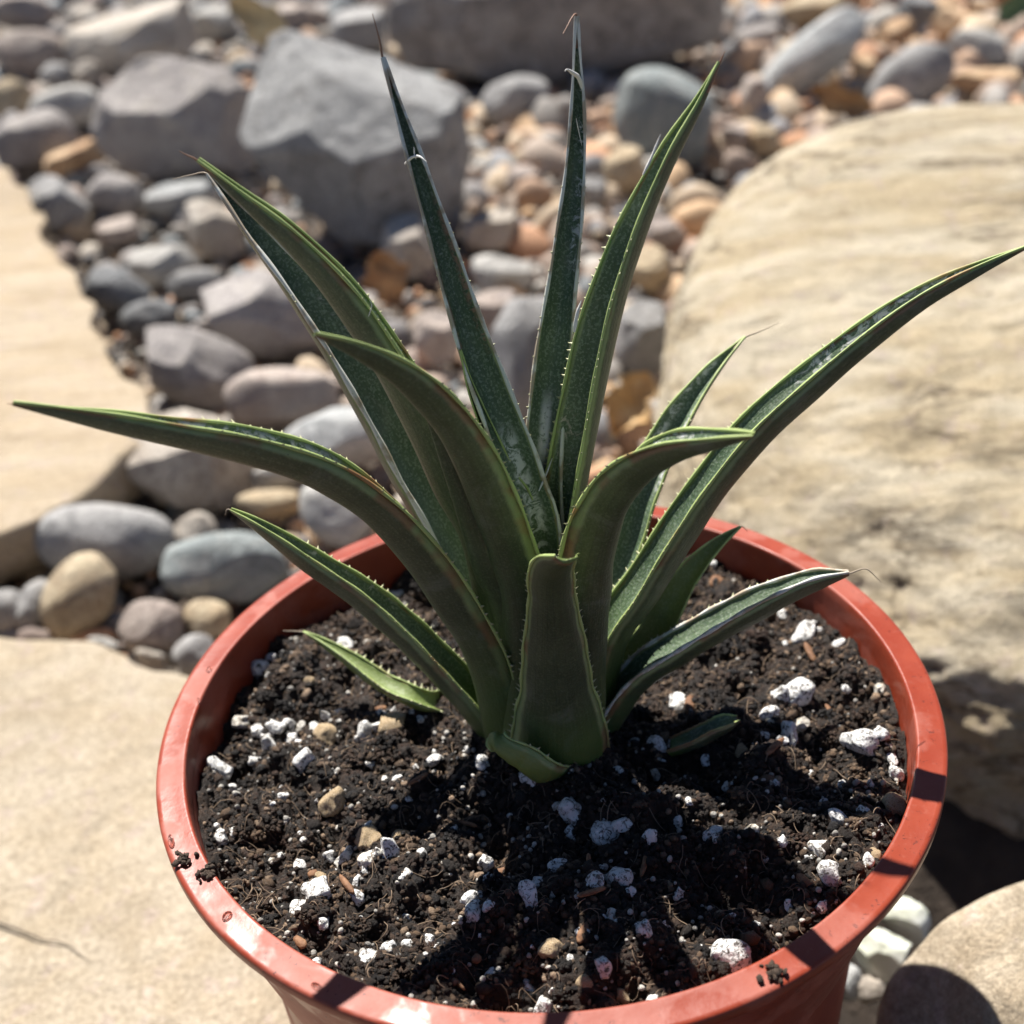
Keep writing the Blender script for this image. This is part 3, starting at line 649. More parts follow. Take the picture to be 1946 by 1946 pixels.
# ------------------------------------------------------------------ the pot
def lathe(profile, n=192, wob=0.0):
    P = np.array(profile, float); m = len(P); a = np.linspace(0, 2 * math.pi, n, endpoint=False)
    V = np.stack([P[:, None, 0] * np.cos(a), P[:, None, 0] * np.sin(a), P[:, None, 1] + 0 * a], -1)
    V[..., 2] += wob * (np.sin(3 * a + 1) + .6 * np.sin(5 * a)) * (P[:, 1:2] > 8)
    i = np.arange(m - 1)[:, None] * n; j = np.arange(n)[None]; j2 = (j + 1) % n
    return V.reshape(-1, 3), np.stack([i + j, i + j2, i + n + j2, i + n + j], -1).reshape(-1, 4)
pot = tag(obj('plant_pot', None), 'round terracotta-red plastic pot holding the spiky succulent', 'plant pot')
rim_prof = [(5.62, 8.74), (5.72, 8.735), (5.775, 8.76), (5.80, 8.82), (5.802, 8.93), (5.79, 8.965), (5.765, 8.985), (5.72, 8.985), (5.60, 8.99), (5.50, 9.0), (5.42, 9.012), (5.395, 9.014), (5.378, 9.005), (5.366, 8.97), (5.35, 8.80), (5.335, 8.60)]
V, Q = lathe(rim_prof, 256, .012); obj('rim', mesh_np('rim', V, [Q]), M_POT, pot)
wall_prof = [(5.66, 8.74), (5.50, 8.2), (5.22, 7.2), (4.97, 6.25), (4.93, 6.14), (4.86, 6.08), (4.84, 5.9), (4.70, 3.0), (4.56, .25), (4.50, .06), (4.36, .02), (0.01, .02)]
V, Q = lathe(wall_prof, 192); obj('wall', mesh_np('wall', V, [Q]), M_POT, pot)
V, Q = lathe([(5.332, 8.62), (5.30, 8.3), (5.20, 7.7), (5.02, 7.0)], 192); obj('inner_wall', mesh_np('inner_wall', V, [Q]), M_POT, pot)

# ------------------------------------------------------------------ potting soil
AX = np.array([0.0, 0.35])                  # where the plant stands
def soil_z(x, y):
    P = np.stack([x, y, 0 * x], -1); r = np.hypot(x, y)
    z = 8.22 + .12 * vnoise(P, .55, 3) + .22 * vnoise(P, 1.25, 4) + .20 * vnoise(P, 2.5, 5) + .085 * vnoise(P, 6.0, 6)
    z = z + .10 * np.exp(-((x - AX[0]) ** 2 + (y - AX[1]) ** 2) / 1.2)
    z = z + .22 * np.clip(-y / 5, 0, 1) * np.clip(r - 2.5, 0, 3) / 3 + .12 * np.clip(x / 5, 0, 1) * np.clip(r - 2.5, 0, 3) / 3
    return z
_gx = np.linspace(-5.6, 5.6, 900); _GX, _GY = np.meshgrid(_gx, _gx, indexing='ij'); _GZ = soil_z(_GX, _GY)
def soil_at(x, y):
    return float(_GZ[min(899, max(0, int((x + 5.6) / 11.2 * 899 + .5))), min(899, max(0, int((y + 5.6) / 11.2 * 899 + .5)))])
nr, na = 190, 560
rr = np.sqrt(np.linspace(.0004, 1, nr)) * 5.3; aa = np.linspace(0, 2 * math.pi, na, endpoint=False)
RR, AA = np.meshgrid(rr, aa, indexing='ij'); X, Y = RR * np.cos(AA), RR * np.sin(AA)
Zs = soil_z(X, Y); P3 = np.stack([X, Y, 0 * X], -1)
Zs = Zs + .06 * np.abs(vnoise(P3, 11, 7)) + .04 * vnoise(P3, 24, 8)
V = np.stack([X, Y, Zs], -1).reshape(-1, 3)
i = np.arange(nr - 1)[:, None] * na; j = np.arange(na)[None]; j2 = (j + 1) % na
Q = np.stack([i + j, i + na + j, i + na + j2, i + j2], -1).reshape(-1, 4)
soil = obj('potting_soil', mesh_np('potting_soil', V, [Q]), M_SOIL)
tag(soil, 'dark crumbly potting soil with white perlite filling the red pot', 'soil')

CV = [blob(500 + k, 1, 2.2, 0, .28) for k in range(8)]
BROWN = [(.018, .0115, .0075), (.010, .007, .0055), (.044, .026, .016), (.007, .005, .0045), (.115, .074, .045), (.038, .019, .011), (.26, .185, .125)]
def place_crumb(i, r):
    q = 5.25 * math.sqrt(r.rand()); a = r.uniform(0, 6.283); x, y = q * math.cos(a), q * math.sin(a)
    s = .017 + .038 * r.rand() ** 2.0
    if r.rand() < .03: s *= 1.9
    tint = np.array(BROWN[r.choice(7, p=[.2, .15, .23, .1, .15, .11, .06])]) * r.uniform(.7, 1.3)
    return np.array([x, y, soil_at(x, y) + s * r.uniform(.2, .8)]), (s * r.uniform(.8, 1.6), s, s * r.uniform(.6, 1)), tint
tag(many('soil_crumbs', 34000, place_crumb, 1, CV, M_CRUMB, None, parent=soil, seed=5), kind='stuff')
rc = np.random.RandomState(61); CL = []
for k in range(330):
    q = 5.05 * math.sqrt(rc.rand()); a = rc.uniform(0, 6.283); CL.append((q * math.cos(a), q * math.sin(a), .07 + .15 * rc.rand() ** 1.7, BROWN[rc.choice(7, p=[.24, .15, .27, .10, .13, .11, 0])]))
def place_clump(i, r):
    cx, cy, cs, tint = CL[i % len(CL)]
    d = r.normal(size=3); d /= np.linalg.norm(d); d[2] = abs(d[2]) * .9; d *= cs * (.55 + .45 * r.rand()) * np.array([1.25, 1.0, .8])
    x, y = cx + d[0], cy + d[1]; s_ = .016 + .030 * r.rand() ** 1.6
    if math.hypot(x, y) > 5.22: x, y = x * .97, y * .97
    return np.array([x, y, soil_at(cx, cy) + d[2]]), (s_ * r.uniform(.8, 1.7), s_, s_ * r.uniform(.6, 1)), np.array(tint) * r.uniform(.5, 1.6)
tag(many('soil_clumps', 24000, place_clump, 1, CV, M_CRUMB, None, parent=soil, seed=6), kind='stuff')
def place_dust(i, r):
    q = 5.2 * math.sqrt(r.rand()); a = r.uniform(2.4, 6.0) if r.rand() < .6 else r.uniform(0, 6.283); x, y = q * math.cos(a), q * math.sin(a)
    s_ = .016 + .030 * r.rand() ** 2
    return np.array([x, y, soil_at(x, y) + .06 + s_ * .3]), (s_ * r.uniform(.8, 1.4), s_, s_), np.array([.62, .60, .55]) * r.uniform(.5, 1.1)
tag(many('perlite_dust', 650, place_dust, 1, [blob(560 + k, 2, 2.2, .3, .2) for k in range(6)], M_CRUMB, None, parent=soil, seed=8), kind='stuff')
r = np.random.RandomState(9); parts = []
for k in range(1600):
    q = 5.2 * math.sqrt(r.rand()); a = r.uniform(0, 6.283); x, y = q * math.cos(a), q * math.sin(a)
    L = .08 + .34 * r.rand() ** 1.8; h = r.uniform(0, 6.283); bend = r.normal() * .8
    P = []
    for s in np.linspace(-.5, .5, 6):
        hh = h + bend * s; P.append((x + L * s * math.cos(hh), y + L * s * math.sin(hh), 0))
    P = np.array(P); P[:, 2] = soil_z(P[:, 0], P[:, 1]) + .05 + (.09 * r.rand()) * (1 - (np.linspace(-1, 1, 6) * r.uniform(.4, 1.2)) ** 2)
    parts.append(tube(P, r.uniform(.003, .008), 4))
V, Q = join(parts); tag(obj('root_fibres', mesh_np('root_fibres', V, [Q]), M_FIB, soil), kind='stuff')

# perlite grains and tan pumice, the large ones where the photograph shows them
PERL = [(407,1441,20),(429,1466,11),(520,1368,15),(548,1380,15),(488,1375,12),(541,1357,12),(565,1350,9),(592,1352,11),(615,1338,10),(454,1357,12),(481,1414,11),(505,1394,14),(417,1580,15),
 (622,1592,12),(643,1612,12),(605,1700,29),(565,1700,18),(584,1669,14),(616,1762,12),(565,1622,11),(579,1451,15),(471,1691,7),(694,1370,19),(724,1340,11),(822,1427,13),(751,1471,11),(657,1605,14),
 (742,1632,19),(705,1644,15),(803,1637,9),(776,1669,12),(677,1705,14),(892,1706,15),(901,1740,20),(934,1735,12),(815,1780,14),(737,1802,13),(704,1822,16),(1007,1489,20),(1087,1540,18),(1146,1575,29),(1082,1568,10),
 (919,1612,14),(1062,1636,17),(1027,1663,12),(1175,1679,25),(1131,1689,14),(1007,1716,20),(1104,1767,10),(1161,1748,12),(1225,1787,16),(1033,1888,17),(1148,1858,14),(1000,1851,13),(1235,1599,14),
 (1202,1397,14),(1249,1412,15),(1126,1420,11),(1245,1441,9),(1272,1395,10),(1289,1309,18),(916,1451,12),(1515,1318,26),(1525,1363,14),(1498,1394,18),(1636,1414,25),(1693,1447,12),(1716,1473,12),(1341,1425,9),
 (1654,1491,8),(1565,1521,8),(1473,1488,8),(1592,1570,15),(1634,1563,9),(1358,1580,21),(1486,1605,9),(1427,1584,9),(1558,1619,19),(1582,1659,25),(1646,1656,12),(1503,1710,9),(1388,1822,30),(1464,1360,15),(1671,1323,9),
 (1383,1471,10),(745,1108,14),(1531,1195,19),(1592,1222,11),(508,1245,16),(495,1264,15),(650,1222,16),(1490,1154,9),(820,1250,10),(640,1330,9),(700,1440,8),(860,1560,8),(540,1540,8),(510,1600,7),(770,1720,8),(855,1850,9),(1290,1690,10),(1440,1740,9),(1310,1530,9),(1600,1480,8),(1540,1450,8)]
TANP = [(629,1518,24),(612,1380,22),(744,1365,21),(761,1575,21),(697,1592,20),(606,1646,12),(1047,1806,26),(954,1917,15),(1700,1545,20),(590,1300,12),(560,1165,11),(1180,1880,14),(1110,1870,13),(1410,1410,14),(1660,1640,11)]
PV = []
for k in range(10):
    U, F = blob(700 + k, 4, 2.3, .55, .20)
    U = U * (1 + .10 * fbm(U, 2.6, 60 + k, 4) - .10 * np.clip(fbm(U, 1.9, 90 + k, 2) - .25, 0, 1))[:, None]; PV.append((U, F))
PM = [mesh_np('perlite_grain', U / np.abs(U).max(), [F]) for U, F in PV]
for m in PM: m.materials.append(M_PERL)
TM = [mesh_np('pumice_grain', U / np.abs(U).max(), [F]) for U, F in PV[:5]]
for m in TM: m.materials.append(M_TAN)
r = np.random.RandomState(4)
def grain(name, me, x, y, s, lift=.35):
    o = bpy.data.objects.new(name, me); col.objects.link(o); o.parent = soil
    z = soil_at(x, y) + s * lift
    o.location = (x * CM, y * CM, z * CM); k = s * CM
    o.scale = (k * 100 * r.uniform(.85, 1.25), k * 100 * r.uniform(.8, 1.1), k * 100 * r.uniform(.7, 1.0))
    o.rotation_euler = r.uniform(0, 6.28, 3)
for L, ms, nm in ((PERL, PM, 'perlite_grain'), (TANP, TM, 'pumice_grain')):
    for (x, y, s) in L:
        P = at_z(x, y, 8.4); k = ((P - C) @ FW) / FOC
        if math.hypot(P[0], P[1]) > 5.2: P = P * (5.15 / math.hypot(P[0], P[1]))
        grain(nm, ms[r.randint(len(ms))], P[0], P[1], s * k * (1.5 if s < 16 else 1.48), .2)
        if nm == 'perlite_grain' and s > 9 and r.rand() < .6:
            a = r.uniform(0, 6.28); q = s * k * r.uniform(1.0, 1.5); x2, y2 = P[0] + q * math.cos(a), P[1] + q * math.sin(a)
            if math.hypot(x2, y2) < 5.15: grain(nm, ms[r.randint(len(ms))], x2, y2, s * k * r.uniform(.4, .8), .4)
for k in range(140):
    q = 5.15 * math.sqrt(r.rand()); a = r.uniform(2.6, 6.0) if r.rand() < .7 else r.uniform(0, 6.283)
    grain('perlite_grain', PM[r.randint(10)], q * math.cos(a), q * math.sin(a), .03 + .085 * r.rand() ** 1.5, .35)
def chip(px, py, L, W, rot, mat=M_BARK, name='bark_chip', thick=.03, lift=.07):
    P = at_z(px, py, 8.4); k = ((P - C) @ FW) / FOC; L, W = L * k, W * k
    h = rad(rot); U, F = blob(int(px * 7 + py), 2, 3.0, .5, .12); V = U * [L, W, thick + W * .3]
    c_, s_ = math.cos(h), math.sin(h); V = V @ np.array([[c_, s_, .12], [-s_, c_, .2], [0, -.15, 1]])
    z = soil_at(P[0], P[1]) + lift
    obj(name, mesh_np(name, V, [F]), mat, soil, (P[0], P[1], z))
for a in [(1540, 1240, 28, 8, 100), (1582, 1332, 34, 6, 105), (1120, 1650, 18, 5, 88), (1125, 1715, 30, 6, 8), (1110, 1775, 26, 10, 60), (795, 1490, 26, 5, 25), (885, 1550, 22, 4, -30), (945, 1614, 40, 9, 5), (1525, 1672, 24, 8, -60),
          (905, 1820, 12, 9, 70), (870, 1870, 26, 4, -55), (660, 1690, 34, 6, -60), (590, 1640, 10, 8, 20), (1310, 1330, 24, 10, 80), (1225, 1640, 34, 6, 70), (570, 1790, 20, 8, -50), (1360, 1115, 16, 12, 60), (1470, 1440, 26, 6, 40), (720, 1330, 14, 6, 0)]:
    chip(*a)

# ------------------------------------------------------------------ the succulent
plant = obj('spiky_succulent', None, loc=(AX[0], AX[1], 8.2))
tag(plant, 'spiky green rosette succulent with toothed leaves growing in the red pot', 'plant')
POFF = np.array([AX[0], AX[1], 8.2])
WPROF = [(0, 1.2), (.10, 1.12), (.25, 1.04), (.42, 1.0), (.6, .86), (.76, .64), (.9, .34), (.97, .14), (1, .05)]
def pxline(pts, az, c=None):
    return [at_plane(x * PX, y * PX, rad(az), AX if c is None else c) for x, y in pts]
def leaf(path, az, W, up_m=None, lo_m=None, fa=None, twist=(0, 0), ch=(.45, .75, 1.1), th=.74, wprof=WPROF, spine=None, spine_r=.035, spine_m=None,
         teeth=1.0, marg=None, n=56, seed=0, label=None, base=True, flat=1.0):
    """path runs from base to tip (cm). Blade with channelled upper face, fleshy rounded back, horny margins, teeth and end spine."""
    d = np.array([math.cos(rad(az)), math.sin(rad(az)), 0])
    P = [np.array(p, float) for p in path]
    if base: P = [np.array([AX[0], AX[1], 7.9]) + d * .55] + P
    P = spline(P, n); s = np.linspace(0, 1, n)
    T = np.gradient(P, axis=0); T /= np.linalg.norm(T, axis=1)[:, None]
    ha = rad((fa if fa is not None else az + 180) - 180); side0 = np.array([-math.sin(ha), math.cos(ha), 0.])
    L = np.linalg.norm(np.diff(P, axis=0), axis=1).sum()
    rs = np.random.RandomState(seed + 77)
    nu = 13; uu = np.linspace(-1, 1, nu); w = W * np.interp(s, *zip(*wprof)); chv = np.interp(s, [0, .5, 1], ch)
    ph = rs.uniform(0, 6.28, 4)
    w = w * (1 + .02 * np.sin(s * 21 + ph[0]) + .015 * np.sin(s * 47 + ph[1]))
    V, UV, EL, ER, SID, NRM = [], [], [], [], [], []
    for i in range(n):
        sd = side0 - (side0 @ T[i]) * T[i]; sd /= np.linalg.norm(sd); nm = np.cross(T[i], sd)
        tw = rad(np.interp(s[i], np.linspace(0, 1, len(twist)), twist)); sd, nm = sd * math.cos(tw) + nm * math.sin(tw), nm * math.cos(tw) - sd * math.sin(tw)
        fold = min(chv[i], 1.4); wid = w[i] * math.cos(fold * .62)
        lift = fold * w[i] * (np.abs(uu) ** 1.7) * .95
        thick = th * w[i] * (1 - np.abs(uu) ** 2.4) ** .75
        lft = .035 * W * math.sin(9 * s[i] + ph[2]) * np.sign(uu) * uu * uu
        up = P[i] + np.outer(uu * wid, sd) + np.outer(lift + lft - .25 * thick, nm)
        lo = P[i] + np.outer(uu * wid, sd) + np.outer(lift + lft - 1.25 * thick, nm)
        V += [up, lo[1:-1]]; EL.append(up[0]); ER.append(up[-1]); SID.append(sd); NRM.append(nm)
    V = np.concatenate(V); m = nu + nu - 2
    upi = lambda i, j: i * m + j
    loi = lambda i, j: i * m + (0 if j == 0 else (nu - 1 if j == nu - 1 else nu + j - 1))
    Q, U = [], []
    for i in range(n - 1):
        for j in range(nu - 1):
            Q.append((upi(i, j), upi(i, j + 1), upi(i + 1, j + 1), upi(i + 1, j))); U.append((j, i, j + 1, i, j + 1, i + 1, j, i + 1))
    nup = len(Q)
    for i in range(n - 1):
        for j in range(nu - 1):
            Q.append((loi(i, j + 1), loi(i, j), loi(i + 1, j), loi(i + 1, j + 1))); U.append((j + 1, i, j, i, j, i + 1, j + 1, i + 1))
    cap = np.array([[upi(n - 1, j) for j in range(nu)] + [loi(n - 1, j) for j in range(nu - 2, 0, -1)]])
    me = mesh_np('leaf', V - POFF, [np.array(Q), cap])
    uvl = me.uv_layers.new(name='UVMap'); arr = np.array(U, np.float32).reshape(-1, 2); arr[:, 0] /= nu - 1; arr[:, 1] /= n - 1; arr = np.concatenate([arr, np.tile(np.array([[.5, .9]], np.float32), (cap.shape[1], 1))])
    uvl.data.foreach_set('uv', arr.ravel())
    o = obj('leaf', me, [up_m or M_UP, lo_m or M_LO], plant)
    me.polygons.foreach_set('material_index', np.array([0] * nup + [1] * (len(Q) - nup) + [0], np.int32))
    if label: o['label'] = label
    EL, ER, SID, NRM = map(np.array, (EL, ER, SID, NRM))
    for E_ in (EL, ER):
        V2, Q2 = tube(E_ - POFF, (W * np.interp(s, [0, .5, 1], [.035, .045, .03]) + .004) * (1.7 if marg is not None else 1.15) * (1 + .25 * np.sin(s * 60 + ph[3])), 6); obj('margin', mesh_np('margin', V2, [Q2]), marg or M_MARG, o)
    if teeth > 0:
        parts = []
        dist = s * L
        for E_, sg in ((EL, -1), (ER, 1)):
            q = .35
            while q < L * .80:
                i = int(np.clip(np.searchsorted(dist, q), 1, n - 1)); b = E_[i - 1] + (E_[i] - E_[i - 1]) * ((q - dist[i - 1]) / (dist[i] - dist[i - 1] + 1e-9))
                hgt = .082 * teeth * rs.uniform(.6, 1.3) * (1.1 - .5 * q / L); out = SID[i] * sg * math.cos(.6) + NRM[i] * .55
                tp = b + out * hgt + T[i] * hgt * rs.uniform(-.1, .7)
                bw = .040 * teeth; ring = [b + T[i] * bw, b + NRM[i] * .014, b - T[i] * bw, b - NRM[i] * .014]
                mid = [b * .45 + tp * .55 + (q_ - b) * .38 for q_ in ring]
                Vt = np.array(ring + mid + [tp]); Ft = np.array([(0, 1, 5, 4), (1, 2, 6, 5), (2, 3, 7, 6), (3, 0, 4, 7), (4, 5, 8, 8), (5, 6, 8, 8), (6, 7, 8, 8), (7, 4, 8, 8)])
                parts.append((Vt, Ft)); q += rs.uniform(.09, .21) / max(teeth, .8)
        V2, Q2 = join(parts); quad = Q2[Q2[:, 2] != Q2[:, 3]]; tr = Q2[Q2[:, 2] == Q2[:, 3]][:, :3]
        tag(obj('marginal_teeth', mesh_np('marginal_teeth', V2 - POFF, [quad, tr]), M_TEETH, o), kind='stuff')
    if spine is not None:
        S0 = P[-3]; pts = [S0, P[-1]] + [np.array(q, float) for q in spine]
        if len(pts) > 2: pts = spline(np.array(pts), 16)
        rr_ = np.interp(np.linspace(0, 1, len(pts)), [0, .35, 1], [spine_r, spine_r * .8, .004])
        V2, Q2 = tube(np.array(pts) - POFF, rr_, 7); obj('terminal_spine', mesh_np('terminal_spine', V2, [Q2]), spine_m or M_SPINE, o)
    return o, P, EL, ER
def fibre(o, pts, r0=.012, k=18):
    P = spline(np.array(pts, float), k); rr_ = np.interp(np.linspace(0, 1, k), [0, .2, .7, 1], [r0 * .5, r0, r0 * .8, .002])
    V2, Q2 = tube(P - POFF, rr_, 6); obj('fibre', mesh_np('fibre', V2, [Q2]), M_FWHITE, o)
rv = lambda L: list(reversed(L))

# far left, arching out low
a = 202; l1 = leaf(pxline(rv([(24, 763), (150, 786), (330, 818), (480, 845), (610, 885), (720, 955), (805, 1045), (870, 1140), (925, 1240)]), a), a, .37, M_UPW, seed=1, ch=(.3, .5, 1.05), twist=(0, 4, 8, 12),
                   spine=pxline([(14, 761)], a), spine_r=.02, label='long leaf arching far out to the left')
# back left pair
a = 148; l2 = leaf(pxline(rv([(392, 328), (475, 440), (560, 545), (640, 660), (710, 770), (780, 890), (850, 1010), (910, 1130)]), a), a, .45, seed=2, ch=(.25, .35, .9), fa=-30, twist=(0, -5, -12),
                   spine=pxline([(360, 330), (326, 338)], a), spine_r=.014, spine_m=M_SPINED, marg=M_MARGW, label='leaf with a bent dry spine at its tip on the upper left')
a = 176; l3 = leaf(pxline(rv([(372, 303), (454, 372), (548, 452), (634, 542), (712, 648), (784, 765), (858, 915), (925, 1065)]), a), a, .35, M_UP3, seed=3, ch=(.45, .75, 1.15), twist=(0, 6, 10),
                   spine=pxline([(355, 294), (338, 285)], a), spine_r=.03, label='leaf with chalky white scrapes lying over the upper left one')
# front left, tip towards the viewer
a = 224; l4 = leaf(pxline(rv([(594, 632), (680, 662), (765, 708), (838, 775), (890, 850), (932, 940), (968, 1040), (990, 1150)]), a), a, .42, seed=4, ch=(.2, .3, .7), twist=(0, 0, 4), label='broad front left leaf seen from its shaded back')
# tall ones
a = 132; l5 = leaf(pxline(rv([(722, 108), (748, 200), (780, 305), (822, 440), (862, 570), (902, 690), (945, 800), (985, 910), (1015, 1040)]), a), a, .305, M_UP5, seed=5, fa=-68, ch=(.35, .50, 1.15), twist=(0, 0, 0), marg=M_MARGW, teeth=.7,
                   spine=pxline([(716, 75), (703, 26)], a), spine_r=.022, label='tall scarred leaf ending in a long reddish spine')
a = 64; l6 = leaf(pxline(rv([(1088, 30), (1088, 100), (1089, 200), (1083, 330), (1068, 470), (1050, 610), (1034, 740), (1024, 860), (1025, 1000), (1030, 1120)]), a), a, .275, M_UP6, seed=6, fa=-88, ch=(.3, .42, .95), marg=M_MARGW, teeth=.75,
                   spine=pxline([(1080, 32), (1070, 50), (1062, 64)], a), spine_r=.016, label='tallest leaf with white patches on its dark face')
a = 24; l7 = leaf(pxline(rv([(1358, 118), (1318, 200), (1262, 300), (1215, 400), (1172, 510), (1138, 620), (1110, 740), (1085, 860), (1062, 980), (1048, 1100)]), a), a, .345, M_UP7, seed=7, fa=-142, ch=(.4, .65, 1.2), twist=(0, 0, -12),
                  spine=pxline([(1368, 97)], a), spine_r=.04, label='stout leaf leaning right with a brown blunt tip')
# right side
a = 38; l8 = leaf(pxline(rv([(1405, 637), (1352, 695), (1300, 765), (1250, 850), (1205, 950), (1165, 1060), (1120, 1170)]), a), a, .36, M_UPW, seed=8, fa=-130, ch=(.2, .32, .8),
                  spine=pxline([(1432, 626), (1470, 609)], a), spine_r=.016, spine_m=M_SPINED, label='leaf with a thin curved spine behind the right side')
a = 6; l9 = leaf(pxline(rv([(1940, 466), (1840, 512), (1730, 570), (1620, 648), (1520, 728), (1430, 805), (1350, 895), (1275, 1000), (1205, 1110), (1140, 1210)]), a), a, .36, M_UPW, seed=9, ch=(.25, .38, 1.0), twist=(0, -6, -14),
                 label='long leaf reaching far right out of the picture', spine=pxline([(1955, 460)], a), spine_r=.02)
a = -48; l10 = leaf(pxline(rv([(1424, 822), (1345, 832), (1265, 845), (1195, 880), (1145, 940), (1115, 1020), (1100, 1120)]), a), a, .45, M_UPW, seed=10, ch=(.2, .3, .8), twist=(0, 0, 0), label='broad front right leaf seen from its shaded back')
# straight towards the viewer
d_ = np.array([.02, -1.0]); fr = [(.92, 8.3), (1.0, 9.24), (1.15, 10.17), (1.35, 11.09), (1.6, 11.9), (1.9, 12.5), (2.25, 12.95), (2.55, 13.2)]
l11 = leaf([np.array([AX[0] + .16 + d_[0] * q + .4 * max(0, q - 2.1), AX[1] + d_[1] * q, z]) for q, z in fr], 271, .43, M_UPY, seed=11, base=False, th=.4, ch=(.15, .12, .2), wprof=[(0, 1.8), (.12, 1.6), (.28, 1.25), (.5, .95), (.7, .70), (.88, .62), (.96, .55), (1, .34)], label='short leaf curving straight towards the viewer', spine=None)  # pale upper material paints the sunlit tip into the colour
# low ones
a = 178; l12 = leaf(pxline(rv([(434, 962), (500, 1002), (590, 1062), (680, 1118), (760, 1180), (830, 1248), (885, 1305)]), a), a, .33, seed=12, ch=(.25, .35, .9), twist=(0, 6, 8), label='low left leaf with a tiny curled brown tip',
                    spine=pxline([(428, 962), (425, 972)], a), spine_r=.014, spine_m=M_SPINED)
a = 18; l14 = leaf(pxline(rv([(1398, 994), (1348, 1036), (1300, 1090), (1262, 1150), (1228, 1215)]), a), a, .31, M_UPY, M_LOY, seed=14, fa=-130, ch=(.2, .35, .8), label='small bright leaf on the right pointing at the pot rim', spine=pxline([(1404, 996), (1410, 1002)], a), spine_r=.012)
a = -6; l15 = leaf(pxline(rv([(1602, 1082), (1530, 1098), (1440, 1135), (1350, 1180), (1265, 1228), (1190, 1280)]), a), a, .31, M_UP3, seed=15, ch=(.25, .35, .7), twist=(0, -6, -10), label='low right leaf with a withered hooked spine', marg=M_MARGW,
                   spine=pxline([(1625, 1074), (1638, 1075), (1662, 1098)], a), spine_r=.014, spine_m=M_SPINED,
                   wprof=[(0, 1.3), (.2, 1.1), (.5, 1.0), (.75, .85), (.92, .55), (1, .12)])
# inner dark leaf between the tall ones, and small ones at the soil
a = 150; l18 = leaf(pxline(rv([(868, 660), (885, 730), (915, 810), (950, 900), (985, 1000)]), a), a, .22, M_UP5, seed=18, fa=-60, ch=(.3, .5, 1.0), label='dark inner leaf behind the broad front left one', teeth=.6)
a = 205; l19 = leaf(pxline(rv([(800, 770), (840, 860), (880, 960), (920, 1070), (960, 1170)]), a), a, .26, seed=19, ch=(.3, .5, 1.0), label='dark narrow leaf tucked under the broad front left one')
p13 = [at_z(x * PX, y * PX, z) for x, y, z in [(850, 1322, 8.0), (822, 1328, 8.35), (780, 1316, 8.62), (720, 1288, 8.75), (650, 1240, 9.0), (600, 1208, 9.15), (572, 1192, 9.2)]]
l13 = leaf(p13, 195, .185, M_UPY, M_LOY, seed=13, base=False, fa=0, ch=(.3, .5, 1.0), label='small yellow-green leaf lying on the soil at the left', spine=[at_z(534 * PX, 1190 * PX, 9.2)], spine_r=.012, spine_m=M_SPINED)
p16 = [at_z(x * PX, y * PX, z) for x, y, z in [(1062, 1440, 8.25), (1022, 1442, 8.8), (978, 1418, 9.15), (944, 1402, 9.3), (924, 1388, 9.3)]]
l16 = leaf(p16, 235, .27, M_UPY, M_LOY, seed=16, base=False, fa=60, ch=(.2, .3, .5), label='stubby light green leaf at the foot of the plant', wprof=[(0, 1.2), (.4, 1.1), (.75, .85), (.95, .5), (1, .15)])
p17 = [at_z(x * PX, y * PX, z) for x, y, z in [(1262, 1408, 8.3), (1310, 1392, 8.5), (1350, 1374, 8.65), (1394, 1358, 8.7)]]
l17 = leaf(p17, -20, .19, seed=17, base=False, fa=150, ch=(.2, .4, .7), label='short stub leaf lying on the soil at the right', wprof=[(0, 1.0), (.5, 1.0), (.85, .8), (1, .3)], teeth=0)
# core hiding where the leaves meet
V, F = ICO[3]; V = V * [.72, .62, .8] + np.array([0, 0, -.1]); obj('core', mesh_np('core', V, [F]), M_LO, plant)

# torn white fibres
f6 = pxline([(1098, 165), (1090, 140), (1078, 130), (1068, 124), (1064, 128)], 64); fibre(l6[0], [p + np.array([0, -.18, 0]) for p in f6], .03)
f6 = pxline([(1085, 215), (1090, 240), (1098, 275)], 64); fibre(l6[0], [p + np.array([0, -.2, 0]) for p in f6], .007)
f5 = pxline([(765, 300), (778, 288), (792, 286), (806, 296)], 132); fibre(l5[0], [p + np.array([0, -.2, 0]) for p in f5], .02)
f5 = pxline([(782, 268), (783, 282), (786, 292)], 132); fibre(l5[0], [p + np.array([0, -.2, 0]) for p in f5], .010)
f7 = pxline([(1225, 320), (1240, 290), (1252, 260), (1258, 244)], 24); fibre(l7[0], [p + np.array([-.1, -.18, 0]) for p in f7], .018)
f7 = pxline([(1098, 610), (1104, 575), (1112, 550)], 24); fibre(l7[0], [p + np.array([-.12, -.25, 0]) for p in f7], .028)
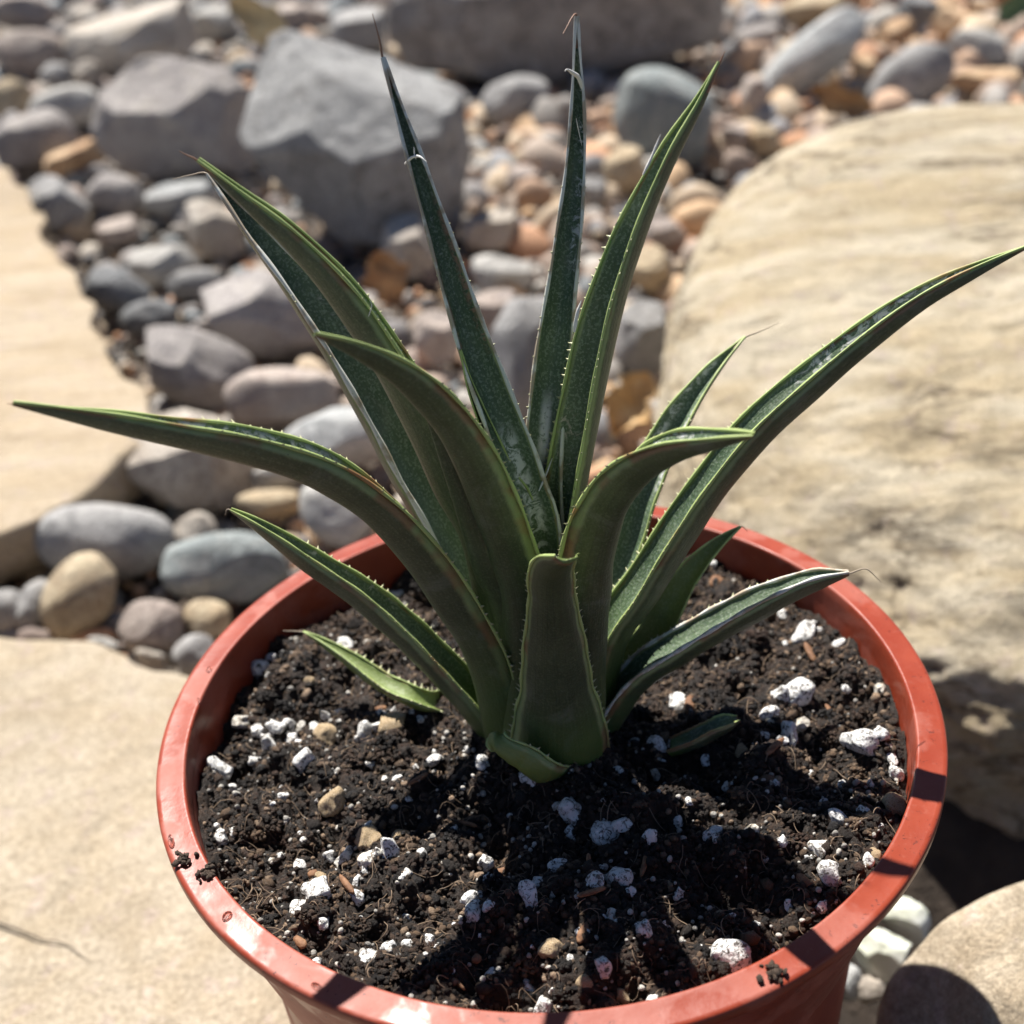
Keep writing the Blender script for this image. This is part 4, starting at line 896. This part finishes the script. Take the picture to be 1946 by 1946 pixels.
f2_ = pxline([(698, 592), (704, 572), (700, 560)], 176); fibre(l3[0], [p + np.array([0, -.2, 0.05]) for p in f2_], .008)
fx = pxline([(1015, 905), (1030, 870), (1042, 838)], 64); fibre(l6[0], [p + np.array([0, -.3, 0]) for p in fx], .016)

# ------------------------------------------------------------------ crumbs and drops on the rim
def rim_clump(px, py, s, n, label, seed):
    P = at_z(px, py, 9.0); r = np.random.RandomState(seed); parts = []
    for k in range(n):
        U, F = CV[r.randint(8)]; q = s * r.uniform(.25, .6); off = r.normal(size=3) * [s * .8, s * .8, 0]; off[2] = q * .5 + abs(r.normal()) * s * .15
        parts.append((U * q * [1.3, 1, .7] @ np.linalg.qr(r.normal(size=(3, 3)))[0] + off, F))
    V, F = join(parts); me = mesh_np('soil_clump', V, [F])
    at = me.attributes.new('tint', 'FLOAT_COLOR', 'POINT'); at.data.foreach_set('color', np.tile(np.array([.075, .05, .034, 1], np.float32), len(V)))
    o = obj('soil_clump', me, M_CRUMB, loc=P); tag(o, label, 'soil')
rim_clump(352, 1634, .075, 26, 'brown crumbs of soil on the left of the red rim', 1)
rim_clump(392, 1662, .08, 22, 'dark soil clump spilling over the left inner edge of the rim', 2)
rim_clump(1470, 1852, .085, 26, 'brown crumbs of soil on the front right of the red rim', 3)
def drop(px, py, a, b, rot, label, mat=M_DROP):
    P = at_z(px, py, 9.0); k = ((P - C) @ FW) / FOC
    V, F = ICO[3]; V = V * [a * k * .62, b * k * .62, .085]; c_, s_ = math.cos(rad(rot)), math.sin(rad(rot)); V = V @ np.array([[c_, s_, 0], [-s_, c_, 0], [0, 0, 1]])
    o = obj('water_drop', mesh_np('water_drop', V, [F]), mat, loc=P); tag(o, label, 'water drop')
drop(325, 1598, 9, 22, 15, 'water drop on the left of the red rim above the crumbs')
drop(432, 1742, 18, 9, 40, 'water drop on the front left of the red rim')
drop(602, 1876, 20, 8, -25, 'water drop at the end of the bright streak on the front rim')
drop(398, 1275, 9, 5, 30, 'small water drop on the upper left of the red rim')
drop(378, 1334, 5, 4, 0, 'tiny glinting water drop near the inner left edge of the rim')
